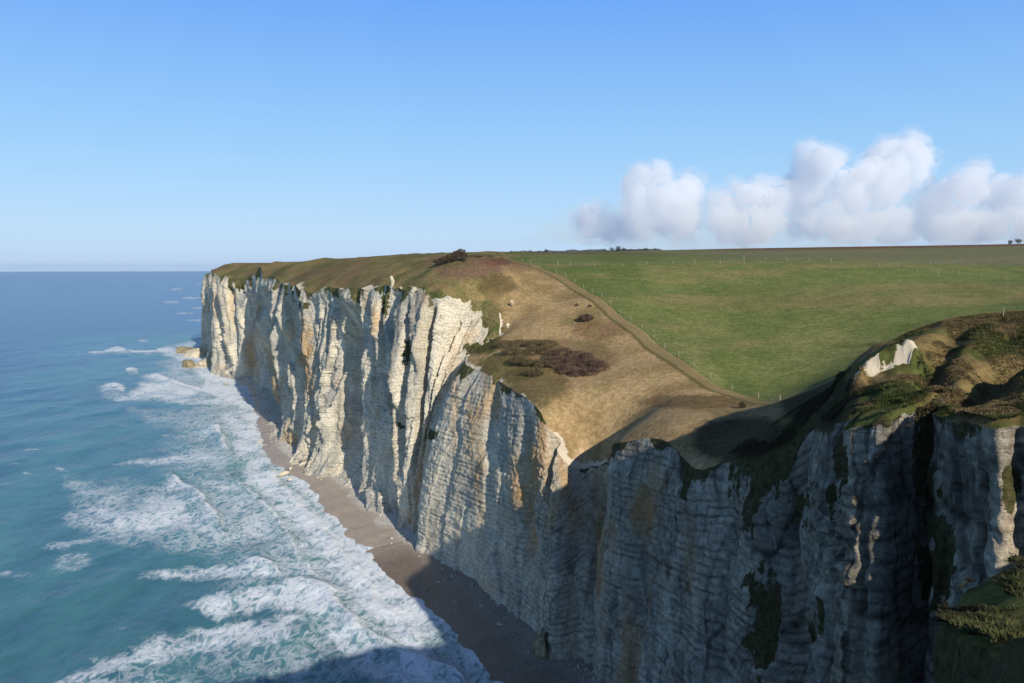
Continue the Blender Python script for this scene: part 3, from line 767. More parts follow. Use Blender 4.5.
    c = mixc(c, C3(.065, .215, .205), sstep(230, 50, shore+30*wl)*.6)
    foam = foam*(shore > 0)*np.clip(.95+.55*fbm(X/7, Y/7, 21, 3)+.3*wl, .5, 1.15)
    attrs = {'col': c.reshape(-1, 3), 'foam': foam.ravel()}
    return np.stack([X, Y, Z], -1).reshape(-1, 3), grid_faces(len(rr), len(az)), attrs
def sea_material():
    m = NT('sea_water')
    col = m.attr('col', 'Color'); fo = m.attr('foam')
    p = m.pos()
    lace = m.noise(m.pos(1, .55, 1), .34, 6, .62, .8); lace2 = m.noise(m.pos(1, .6, 1), 1.1, 4, .6, .6); big = m.noise(p, .06, 3)
    # lacy foam: ridged noise so the foam breaks into filaments
    rd = m.math('ABSOLUTE', m.math('SUBTRACT', lace, .5)); rd = m.math('MULTIPLY', rd, 4.2)
    rd2 = m.math('MULTIPLY', m.math('ABSOLUTE', m.math('SUBTRACT', lace2, .5)), 1.2)
    k = m.math('MULTIPLY', m.math('ADD', rd, rd2), 1.75)
    th = m.math('SUBTRACT', m.math('MULTIPLY', fo, 1.7), k)
    f = m.ramp(th, -.5, 1.25)
    f = m.math('MULTIPLY', f, m.ramp(fo, .08, .3))
    w1 = m.noise(m.pos(1, .55, 1), .5, 5, .62); w2 = m.noise(m.pos(1, .5, 1), .09, 5, .6); w3 = m.noise(m.pos(1, .6, 1), .013, 4, .6)
    c = m.mix(m.ramp(w2, .35, .65), m.mix(1, col, (.82, .84, .9), 'MULTIPLY'), m.mix(1, col, (1.18, 1.15, 1.08), 'MULTIPLY'))
    c = m.mix(m.ramp(w3, .35, .65), m.mix(1, c, (.85, .85, .92), 'MULTIPLY'), m.mix(1, c, (1.15, 1.15, 1.08), 'MULTIPLY'))
    c = m.mix(m.math('MULTIPLY', m.ramp(fo, .1, .85), .62), c, (.33, .49, .54))
    c = m.mix(f, c, (.80, .83, .84))
    b = m.bump(w1, .55, .55); b = m.bump(w2, .6, 2.0, b); b = m.bump(w3, .4, 5.0, b); b = m.bump(f, .25, .3, b)
    r = m.math('ADD', m.math('MULTIPLY', f, .6), .24)
    m.bsdf(c, r, b, .5, IOR=1.33)
    return m.m
sv, sf, sa = sea()
tag(mesh_obj('sea', sv, sf, sea_material(), True, None, sa), kind='structure')

# ------------------------------------------------------------------ things
def hit(px, py, d0=40, d1=1500):          # where the sight line meets the ground
    r = ray(px, py); d = np.concatenate([np.arange(d0, 400, .5), np.arange(400, d1, 3)])
    q_ = r[None]*(d/r[1])[:, None]; z = G(q_[:, 0], q_[:, 1]); zl = q_[:, 2]+H
    k = np.nonzero(z > zl)[0]
    k = k[0] if len(k) else int(np.argmin(zl-z))
    return np.array([q_[k, 0], q_[k, 1], z[k]])
def simple_mat(name, c1, c2, scale=3, rough=.9, bump=.3, attr=None, **kw):
    m = NT(name); n = m.noise(m.pos(), scale, 5, .65)
    c = m.mix(m.ramp(n, .3, .7), c1, c2)
    if attr: c = m.mix(1, c, m.attr(attr, 'Color'), 'MULTIPLY')
    m.bsdf(c, rough, m.bump(n, bump, .2), .15, **kw); return m.m
M_wood = simple_mat('weathered_wood', (.24, .21, .14), (.38, .33, .23), 4)
M_wire = simple_mat('galvanised_wire', (.25, .25, .24), (.4, .4, .38), 3, .5)
M_rock = simple_mat('chalk_boulder', (.40, .34, .23), (.70, .62, .46), .8, .95, .6)
M_rockd = simple_mat('weedy_boulder', (.09, .08, .045), (.38, .31, .18), .5, .9, .6)
M_bark = simple_mat('bark', (.06, .045, .03), (.12, .095, .07), 3)
M_twig = simple_mat('bramble_leaves', (.8, .8, .8), (1, 1, 1), 2, .9, .1, 'col')

def post_verts(x, y, z, h, r=.085, lean=(0, 0), n=8):
    v = []; 
    for k, (zz, rr) in enumerate([(-.4, r*1.05), (h*.5, r), (h-.03, r*.95), (h, r*.7)]):
        for i in range(n):
            a = 2*math.pi*i/n; v.append((x+lean[0]*zz+rr*math.cos(a)*(1+.1*math.sin(3*a)), y+lean[1]*zz+rr*math.sin(a), z+zz))
    f = [(k*n+i, k*n+(i+1) % n, (k+1)*n+(i+1) % n, (k+1)*n+i) for k in range(3) for i in range(n)]
    f.append(tuple(range(3*n, 4*n))); return v, f
def tube(pts, r, n=5, name='wire', mat=None, parent=None, rad=None):
    pts = [np.array(p, float) for p in pts]; v = []; f = []
    for i, p in enumerate(pts):
        t = pts[min(i+1, len(pts)-1)]-pts[max(i-1, 0)]; t = t/np.linalg.norm(t)
        a = np.cross(t, [0, 0, 1]) if abs(t[2]) < .9 else np.cross(t, [1, 0, 0]); a /= np.linalg.norm(a); b = np.cross(t, a)
        rr = rad[i] if rad is not None else r
        for k in range(n):
            an = 2*math.pi*k/n; v.append(p+rr*(a*math.cos(an)+b*math.sin(an)))
    for i in range(len(pts)-1):
        for k in range(n): f.append((i*n+k, i*n+(k+1) % n, (i+1)*n+(k+1) % n, (i+1)*n+k))
    f.append(tuple(range(n))[::-1]); f.append(tuple(range((len(pts)-1)*n, len(pts)*n)))
    return v, f
def fence(pts2, label, group, hgt=1.35, spacing=None, r=.085):
    pts2 = np.array(pts2, float)
    if spacing:
        L = np.concatenate([[0], np.cumsum(np.linalg.norm(np.diff(pts2, axis=0), axis=1))]); qq = np.arange(0, L[-1], spacing)
        pts2 = np.stack([np.interp(qq, L, pts2[:, 0]), np.interp(qq, L, pts2[:, 1])], 1)
    z = G(pts2[:, 0], pts2[:, 1])
    t = empty('wire_fence', (0, 0, 0)); t.location = (pts2[0, 0], pts2[0, 1], z[0]); o0 = np.array(t.location)
    tag(t, label, 'fence', group)
    tops = []
    for i in range(len(pts2)):
        h = hgt*random.uniform(.75, 1.05)*(1.2 if i % 6 == 0 else 1); ln = (random.uniform(-.05, .05), random.uniform(-.05, .05))
        v, f = post_verts(0, 0, 0, h, r*random.uniform(.85, 1.2), ln)
        o = mesh_obj('post', v, f, M_wood, False, t); o.location = (pts2[i, 0]-o0[0], pts2[i, 1]-o0[1], z[i]-o0[2])
        tops.append((pts2[i, 0]-o0[0], pts2[i, 1]-o0[1], z[i]-o0[2]))
    for hh in (.45, .8, 1.15):
        pl = []
        for i in range(len(tops)-1):
            a, b = np.array(tops[i]), np.array(tops[i+1])
            for s_ in (0, .5): pl.append(a*(1-s_)+b*s_+np.array([r, 0, hh-(.05 if s_ else 0)]))
        pl.append(np.array(tops[-1])+np.array([r, 0, hh]))
        v, f = tube(pl, .006, 4); mesh_obj('wire', v, f, M_wire, True, t)
    return t
off = np.array([P(*a)[:2] for a in fence_px[1:]])
tf = np.gradient(off, axis=0); tf /= np.linalg.norm(tf, axis=1)[:, None]
edge_line = off+np.stack([-tf[:, 1], tf[:, 0]], 1)*1.0
fence(edge_line, 'long post and wire fence running down beside the worn path at the field edge', None, 1.5, 8.5, .10)
xa = [hit(px, py) for px, py in [(558, 265), (570, 266), (595, 266), (622, 266), (647, 265), (673, 264), (695, 264), (720, 264), (744, 263)]]
fence([p[:2] for p in xa], 'pale post and wire fence crossing the middle of the green field towards the cliff', None, 1.6, None, .12)
xb = [hit(px, py) for px, py in [(744, 259), (766, 260), (787, 261), (809, 261), (831, 262)]]
fence([p[:2] for p in xb], 'short row of taller pale fence posts just behind the cross fence in the field', None, 1.7, None, .14)
xc = [hit(px, py) for px, py in [(879, 267), (898, 269), (917, 272), (938, 274), (959, 275), (981, 277), (1006, 280), (1034, 282)]]
fence([p[:2] for p in xc], 'wire fence slanting down to the right along the lower pale bank in the field', None, 1.5, None, .10)
xd = [hit(px, py) for px, py in [(862, 266), (898, 265), (930, 264), (960, 263), (990, 261), (1024, 259)]]
fence([p[:2] for p in xd], 'farther wire fence along the upper pale bank at the right of the field', None, 1.4, None, .09)
p_ = hit(1003, 318, 95); v, f = post_verts(0, 0, 0, 1.45, .07)
o = mesh_obj('marker_post', v, f, M_wood, False); o.location = p_; tag(o, 'single thin wooden post standing alone on the crest of the near hill', 'post')

# ---- shrubs and trees made of many small leaves
def leaf_cloud(lobes, n, size, cols, flat=.5):
    """lobes: list of (cx,cy,cz,rx,ry,rz); returns verts, quads, colours"""
    w_ = np.array([l[3]*l[4]*l[5] for l in lobes])**.66; w_ /= w_.sum()
    li = rng.choice(len(lobes), n, p=w_); L = np.array(lobes)[li]
    d = rng.normal(size=(n, 3)); d /= np.linalg.norm(d, axis=1)[:, None]
    rad = rng.uniform(.35, 1.05, n)**.5
    c = L[:, :3]+d*L[:, 3:]*rad[:, None]*(1+.25*noise(d[:, 0]*2+li, d[:, 1]*2, d[:, 2]*2))[:, None]
    a = rng.normal(size=(n, 3)); a /= np.linalg.norm(a, axis=1)[:, None]
    b = np.cross(a, rng.normal(size=(n, 3))); b /= np.linalg.norm(b, axis=1)[:, None]
    s_ = size*rng.uniform(.5, 1.3, n)[:, None]
    v = np.stack([c-a*s_, c-b*s_*flat, c+a*s_, c+b*s_*flat], 1).reshape(-1, 3)
    f = np.arange(4*n, dtype=np.int32).reshape(-1, 4)
    ci = rng.integers(0, len(cols), n); col = np.array(cols)[ci]*rng.uniform(.7, 1.25, (n, 1))
    return v, f, np.repeat(col, 4, 0)
def stems_mesh(name, n, h, spread, r, parent, lean=(0, 0)):
    V = []; Fc = []
    for i in range(n):
        a = random.uniform(0, 6.28); e = spread*random.uniform(.3, 1)
        p0 = np.array([random.uniform(-.1, .1)*spread, random.uniform(-.1, .1)*spread, -.3])
        p1 = np.array([math.cos(a)*e*.4+lean[0]*.4, math.sin(a)*e*.4+lean[1]*.4, h*.45]); p2 = np.array([math.cos(a)*e+lean[0], math.sin(a)*e+lean[1], h*random.uniform(.75, 1)])
        v, f = tube([p0, p1, p2], r, 5, rad=[r, r*.6, r*.2]); mesh_obj(name, v, f, M_bark, True, parent)
def shrub(name, label, cat, loc, lobes, n, size, cols, stems=6, group=None, h=None, lean=(0, 0)):
    t = empty(name, loc); tag(t, label, cat, group)
    v, f, c = leaf_cloud(lobes, n, size, cols); mesh_obj('foliage', v, f, M_twig, False, t, {'col': c})
    hh = h or max(l[2]+l[5] for l in lobes)*.8
    stems_mesh('stem', stems, hh, max(l[3] for l in lobes)*.8, hh*.035+.02, t, lean)
    return t
PURP = [(.125, .07, .052), (.16, .10, .07), (.09, .05, .045), (.14, .105, .065)]
BRN = [(.15, .12, .055), (.19, .145, .075), (.11, .10, .04), (.13, .085, .055)]
DKG = [(.04, .05, .02), (.06, .06, .025), (.03, .035, .016)]
loc = hit(586, 321)
shrub('round_bush', 'small round purple brown bush alone on the tan slope', 'bush', loc, [(0, 0, .9, 2.2, 2, 1.3), (1, .5, .8, 1.5, 1.5, 1), (-1.2, -.3, .7, 1.4, 1.3, .9)], 2600, .2, PURP)
for (px, py, w_, lab) in [(577, 306, .7, 'tiny dark shrub just above the round bush on the tan slope, left one'), (590, 307, .6, 'tiny dark shrub just above the round bush on the tan slope, right one')]:
    shrub('small_shrub', lab, 'shrub', hit(px, py), [(0, 0, .35, w_, w_, .45)], 300, .12, PURP, 3, 'tiny shrubs above the round bush')
def thicket(name, label, spots, hgt, cols, n, size, r0=2.6):
    base_ = hit(*spots[len(spots)//2]); lobes = []
    for px, py in spots:
        p = hit(px, py); lobes.append((p[0]-base_[0], p[1]-base_[1], p[2]-base_[2]+hgt*.35, r0*random.uniform(.8, 1.3), r0*random.uniform(.9, 1.4), hgt*random.uniform(.6, 1)))
    t = empty(name, base_); tag(t, label, 'bramble thicket')
    v, f, c = leaf_cloud(lobes, n, size, cols, .4); mesh_obj('foliage', v, f, M_twig, False, t, {'col': c})
    V = []; Fc = []
    for l in lobes:
        p0 = np.array([l[0]+random.uniform(-1, 1), l[1]+random.uniform(-1, 1), l[2]-hgt*.8]); v, f = tube([p0, p0+[random.uniform(-1, 1), random.uniform(-1, 1), hgt*1.3]], .04, 4, rad=[.06, .015]); mesh_obj('stem', v, f, M_bark, True, t)
thicket('bramble_thicket', 'large dark purple bramble thicket on the tan slope above the cliff corner', [(x, y) for x, y in [(560, 362), (572, 364), (585, 366), (596, 366), (566, 372), (578, 375), (590, 374), (600, 370), (562, 355), (552, 358), (575, 357), (555, 367), (587, 360)]], 1.7, PURP, 26000, .17, 2.5)
thicket('bramble_thicket', 'brown green bramble thicket between the cliff edge and the purple thicket', [(x, y) for x, y in [(512, 352), (522, 356), (533, 353), (545, 353), (528, 364), (540, 366), (518, 362), (535, 374), (548, 362), (505, 346), (520, 345), (534, 346), (548, 346)]], 1.7, BRN, 30000, .17, 2.7)
# wind-bent shrub on the brow
b0 = hit(452, 262)
shrub('windswept_shrub', 'grey brown windswept shrub leaning on the cliff brow against the sky', 'shrub', b0,
      [(-4.6, 0, .3, 2.2, 2, .7), (-2.4, 0, 1.0, 2.2, 2, 1.0), (-.3, 0, 1.8, 2.2, 2, 1.2), (1.7, 0, 2.8, 2.0, 1.8, 1.3), (3.2, 0, 3.6, 1.6, 1.5, 1.2), (4.4, 0, 2.0, 1.3, 1.3, 1.5)], 5200, .22, [(.10, .075, .05), (.075, .05, .035), (.13, .10, .07)], 8, None, 3, (2, 0))
for px, py, w_, hh, lab in [(742, 407, .7, 1.3, 'small dark upright shrub beside the path near the dark hill side'), (476, 256, 2.5, .9, 'low dark hedge shrub on the brow just right of the windswept shrub'), (488, 256, 3, 1.1, 'second low dark shrub right of the windswept shrub on the brow'),
                            (430, 437, 1.2, .9, 'green shrub growing on a ledge low on the pale cliff wall')][:3]:
    shrub('small_shrub', lab, 'shrub', hit(px, py+1), [(0, 0, hh*.4, w_, w_*.8, hh*.6), (w_*.5, 0, hh*.3, w_*.7, w_*.6, hh*.5)], 700, .14, DKG+PURP, 4)
# trees on the far skyline
def tree_proto(seed, h, w_):
    random.seed(seed); t = empty('skyline_tree', (0, 0, 0))
    v, f = tube([(0, 0, -.5), (.1, 0, h*.3), (.2, .1, h*.6)], .3, 7, rad=[h*.04, h*.03, h*.012]); V = list(v); Fc = list(f)
    for k in range(6):
        a = random.uniform(0, 6.28); z0 = h*random.uniform(.25, .5)
        v, f = tube([(.1, 0, z0), (math.cos(a)*w_*.4, math.sin(a)*w_*.4, z0+h*.2)], .1, 5, rad=[h*.016, h*.005]); k0 = len(V); V += list(v); Fc += [tuple(x+k0 for x in ff) for ff in f]
    mesh_obj('trunk', V, Fc, M_bark, True, t)
    lob = [(random.uniform(-.4, .4)*w_, random.uniform(-.4, .4)*w_, h*random.uniform(.28, .75), w_*random.uniform(.35, .55), w_*random.uniform(.35, .5), h*random.uniform(.16, .26)) for _ in range(7)]
    v, f, c = leaf_cloud(lob, 1500, h*.035, [(.07, .075, .06), (.09, .085, .07), (.10, .085, .075)]); mesh_obj('crown', v, f, M_twig, False, t, {'col': c})
    return t
protos = [tree_proto(1, 8, 4.2), tree_proto(2, 6.5, 5.5), tree_proto(3, 7, 3.6)]
spots_t = [(511, .62, 0), (530, .6, 0), (546, .75, 2), (612, .8, 1), (618, .95, 0), (624, .75, 1), (645, .6, 1), (655, .5, 2), (1010, .8, 0), (1018, 1.1, 1), (1027, 1.0, 1)]
def hedge(px0, px1, h0, label, seed):
    r0 = np.random.default_rng(seed); lobes = []; d_ = 920
    x0 = ray(px0, 250)[0]/ray(px0, 250)[1]*d_; x1 = ray(px1, 250)[0]/ray(px1, 250)[1]*d_; z0 = float(G([x0], [d_])[0])
    for x in np.arange(x0, x1, 2.6):
        hh = h0*(.55+.5*abs(float(noise(x/14, seed, 0)))+.35*r0.uniform()); z = float(G([x], [d_])[0])
        lobes.append((x-x0, r0.uniform(-1.5, 1.5), z-z0+hh*.4, 2.4, 2.0, hh*.6))
    t = empty('hedge', (x0, d_, z0)); tag(t, label, 'hedge')
    v, f, c = leaf_cloud(lobes, int(len(lobes)*170), .55, [(.10, .10, .085), (.12, .11, .09), (.13, .105, .09)]); mesh_obj('foliage', v, f, M_twig, False, t, {'col': c})
hedge(496, 606, 2.9, 'long low bare hedge along the skyline left of the tree clump', 3); hedge(606, 662, 2.2, 'short low hedge along the skyline under the tree clump', 5)
tl = {511: 'small dark tree alone on the skyline just right of the cliff brow', 530: 'small dark tree on the skyline, second standout tree from the cliff brow', 546: 'darkest upright tree on the skyline at the top of the near field', 618: 'tallest tree of the little clump on the skyline at mid field',
      645: 'low tree on the skyline just right of the little clump', 1018: 'bushy tree on the red brown mound at the right end of the skyline', 1010: 'slim tree at the left foot of the red brown mound on the skyline', 1027: 'tree at the right edge of the view on the red brown mound'}
used = set()
for px, s_, k in spots_t:
    src = protos[k]
    if k in used:
        t = src.copy(); COL.objects.link(t)
        for ch in list(src.children):
            c_ = ch.copy(); COL.objects.link(c_); c_.parent = t
    else: t = src; used.add(k)
    d_ = 915 if px < 900 else 925
    x_ = ray(px, 250)[0]/ray(px, 250)[1]*d_
    t.location = (x_, d_, float(G([x_], [d_])[0])-.3); t.scale = (s_*1.05,)*3; t.rotation_euler = (0, 0, px)
    tag(t, tl.get(px, 'low rounded tree at the side of the skyline clump at mid field'), 'tree', 'trees along the skyline')

# ---- rocks
def rock(loc, size, label, mat=None, name='boulder', seed=0, group=None, sq=(1, 1, .7), cat='rock'):
    import bmesh
    bm = bmesh.new(); bmesh.ops.create_icosphere(bm, subdivisions=4, radius=1)
    co = np.array([v.co[:] for v in bm.verts]); r_ = rng.normal(size=(9, 3)); r_ /= np.linalg.norm(r_, axis=1)[:, None]
    for nn in np.vstack([r_, r_[::-1]*[1, -1, .6]]):             # planar chips make it angular
        dd_ = co@nn; lim = rng.uniform(.42, .72); co -= np.maximum(dd_-lim, 0)[:, None]*nn
    co *= (1.25+.22*fbm(co[:, 0]*1.7+seed, co[:, 1]*1.7, co[:, 2]*2.2, 4))[:, None]
    co = co*np.array(sq)*size
    for v, c_ in zip(bm.verts, co): v.co = c_
    me = bpy.data.meshes.new(name); bm.to_mesh(me); bm.free(); me.materials.append(mat or M_rock)
    o = bpy.data.objects.new(name, me); COL.objects.link(o); o.location = loc; o.rotation_euler = (0, 0, seed*1.3); tag(o, label, cat, group); return o
seaR = [(187, 352, 10, M_rockd, (1.2, 1, .8), 'dark weedy boulder at the seaward end of the far rock ledge'), (205, 350, 10, M_rock, (1.2, 1, .75), 'big pale boulder leaning on the foot of the far cliff end'),
        (196, 356, 9, M_rock, (1.3, 1, .8), 'flat pale boulder in the middle of the far rock ledge'), (189, 366, 7, M_rockd, (1.2, 1, .7), 'brown boulder nearest the surf below the far rock ledge'),
        (203, 366, 8, M_rock, (1.3, 1, .7), 'low pale boulder between the brown boulder and the far cliff foot'), (212, 357, 9, M_rock, (1, 1, .9), 'tall pale block against the wall at the far cliff end'),
        (180, 349, 4, M_rockd, (1.3, 1, .5), 'smallest dark rock, farthest out from the far cliff end')]
for i, (px, py, s_, m_, sq, lab) in enumerate(seaR):
    p = S(px, py, .5); rock((p[0], p[1], .3), s_, lab, m_, 'boulder', i+1, 'boulders at the far cliff end', sq)
for i, (px, py, s_, sq, m_, lab) in enumerate([(283, 474, 1.7, (1.5, 1, .5), M_rock, 'flat white rock on the sand near the surf'), (290, 468, 1.0, (1.2, 1, .6), M_rock, 'small white rock just behind the flat white rock on the sand'),
        (289, 479, .8, (1.2, 1, .6), M_rock, 'smallest white rock of the group on the sand, nearest the camera'), (543, 655, 3.4, (.9, .9, 1.4), M_rockd, 'tall dark boulder leaning on the shaded cliff foot'),
        (500, 626, .9, (1.2, 1, .6), M_rock, 'pale rock on the shaded sand, nearest the cliff'), (512, 628, .7, (1.2, 1, .6), M_rock, 'tiny pale rock on the shaded sand beside a larger one'), (225, 384, 1.6, (1.3, 1, .5), M_rock, 'pale rock on the upper beach below the farthest lit pillar'),
        (246, 399, 1.3, (1.3, 1, .5), M_rock, 'pale rock on the beach just before the shaded recess')]):
    p = S(px, py, 1.2); rock((p[0], p[1], 1.2+(.8 if i == 3 else 0)), s_, lab, m_, 'boulder', 20+i, 'rocks on the beach', sq)
# chalk pinnacle on the lip and the outcrop by the notch
p = P(392, 279, 288); rock((p[0], p[1], p[2]-.7), .75, 'slim white chalk pinnacle standing at the lip of the sunlit cliff', M_rock, 'chalk_pinnacle', 41, None, (.9, .9, 2.2), 'pinnacle')
p = P(512, 301, 262); p = hit(512, 304, 200); rock((p[0], p[1], p[2]+.1), .7, 'white chalk outcrop in the hollow behind the cliff notch', M_rock, 'chalk_outcrop', 43, None, (1.3, .8, 1.1), 'outcrop')
p = P(508, 325, 247); rock((p[0], p[1], p[2]-.1), .55, 'small white chalk block on the turf below the outcrop', M_rock, 'chalk_block', 44, None, (.9, .8, 1.2), 'rock')

def rubble():
    import bmesh
    bm = bmesh.new(); bmesh.ops.create_icosphere(bm, subdivisions=1, radius=1); bv = np.array([v.co[:] for v in bm.verts]); bf = np.array([[v.index for v in f.verts] for f in bm.faces], np.int32); bm.free()
    n = 3800; i = rng.integers(0, len(sel), n); ii = sel[i]; ok = (parq[ii] > 5) & (parq[ii] < 27) & ((parq[ii] < 12.5) | (parq[ii] > 18) | (rng.uniform(size=n) < .25)); ii = ii[ok]; n = len(ii)
    t_ = rng.exponential(3.0, n)-1.0+rng.normal(0, .5, n); fallz = sstep(.1, .5, noise(arc[ii]/22, 7.7)); t_ = t_*(.6+1.2*fallz)
    x = bs[ii, 0]+nb[ii, 0]*t_; y = bs[ii, 1]+nb[ii, 1]*t_
    w_ = np.interp(parq[ii], [0, 5, 7, 9, 11, 13, 15, 18, 20, 22, 25, 46], [3, 4, 8, 11, 15, 17, 16, 16, 15, 13, 8, 4])
    z = np.minimum(2.3*(1-t_/w_), 2.4)
    s_ = np.clip(rng.lognormal(-1.35, .5, n), .1, .9)*(.7+.7*fallz)*np.interp(parq[ii], [8, 14, 18], [1.3, .9, .7])
    V = bv[None]*(1+rng.uniform(-.28, .28, (n, len(bv), 1)))*s_[:, None, None]*np.array([1.1, 1.1, .75]); a = rng.uniform(0, 6.28, n)
    X_ = V[..., 0]*np.cos(a)[:, None]-V[..., 1]*np.sin(a)[:, None]+x[:, None]; Y_ = V[..., 0]*np.sin(a)[:, None]+V[..., 1]*np.cos(a)[:, None]+y[:, None]; Z_ = V[..., 2]+z[:, None]
    f = (bf[None]+np.arange(n)[:, None, None]*len(bv)).reshape(-1, 3).astype(np.int32)
    col = rng.uniform(.45, 1, (n, 1))*np.array([[.72, .66, .52]]); col = np.repeat(col, len(bv), 0)
    tag(mesh_obj('rubble', np.stack([X_, Y_, Z_], -1).reshape(-1, 3), f, M_twig, False, None, {'col': col}), 'loose chalk rubble along the cliff foot', 'rubble', None, 'stuff')
rubble()
# ---- rough grass tufts
def tufts():
    n = 360000
    px = rng.uniform(600, 1040, n); d_ = 24+(128-24)*rng.uniform(0, 1, n)**.8
    x = (px-512)/F*d_; y = d_
    ok = inside(np.stack([x, y], 1), ring); x, y = x[ok], y[ok]
    x2 = x; dens = noise(x/2.5, y/2.5, 3)+.8*noise(x/9, y/9, 6)
    k = dens > -.25; x, y = x[k], y[k]
    z = G(x, y); n = len(x)
    kk = KDTree(len(gx)); 
    nearv = np.nonzero((gd < 140) & (gd > 30))[0]
    kk = KDTree(len(nearv))
    for i in nearv: kk.insert((gx[i], gy[i], 0), int(i))
    kk.balance()
    idx = np.array([kk.find((a, b, 0))[1] for a, b in zip(x, y)])
    z = gz[idx]*.0+z
    keep = chalkm[idx] < .3; x, y, z, idx = x[keep], y[keep], z[keep], idx[keep]; n = len(x)
    base_c = gcol[idx]
    V = []; C_ = []
    hgt = (.08+.24*np.clip(noise(x/3, y/3, 8)+.45, .1, 1.2))*np.where(y < 62, .38, 1)
    for b in range(3):
        a = rng.uniform(0, 2*np.pi, n); w_ = rng.uniform(.03, .07, n); h_ = hgt*rng.uniform(.6, 1.2, n); ln = rng.uniform(0, .35, n)
        ox = rng.uniform(-.12, .12, n); oy = rng.uniform(-.12, .12, n)
        ca, sa_ = np.cos(a), np.sin(a)
        p0 = np.stack([x+ox-ca*w_, y+oy-sa_*w_, z-.05], 1); p1 = np.stack([x+ox+ca*w_, y+oy+sa_*w_, z-.05], 1)
        p2 = np.stack([x+ox-sa_*ln, y+oy+ca*ln, z+h_], 1)
        V.append(np.stack([p0, p1, p2], 1).reshape(-1, 3))
        cc = base_c*rng.uniform(.6, 1.35, (n, 1))*np.where(y < 62, .7, 1)[:, None]; C_.append(np.repeat(cc, 3, 0))
    V = np.concatenate(V); C_ = np.concatenate(C_)
    o = mesh_obj('grass', V, np.arange(len(V), dtype=np.int32).reshape(-1, 3), M_twig, False, None, {'col': C_})
    tag(o, 'rough tussocky grass on the near hill and ledge', 'grass', None, 'stuff')
    print('tufts', n)
tufts()

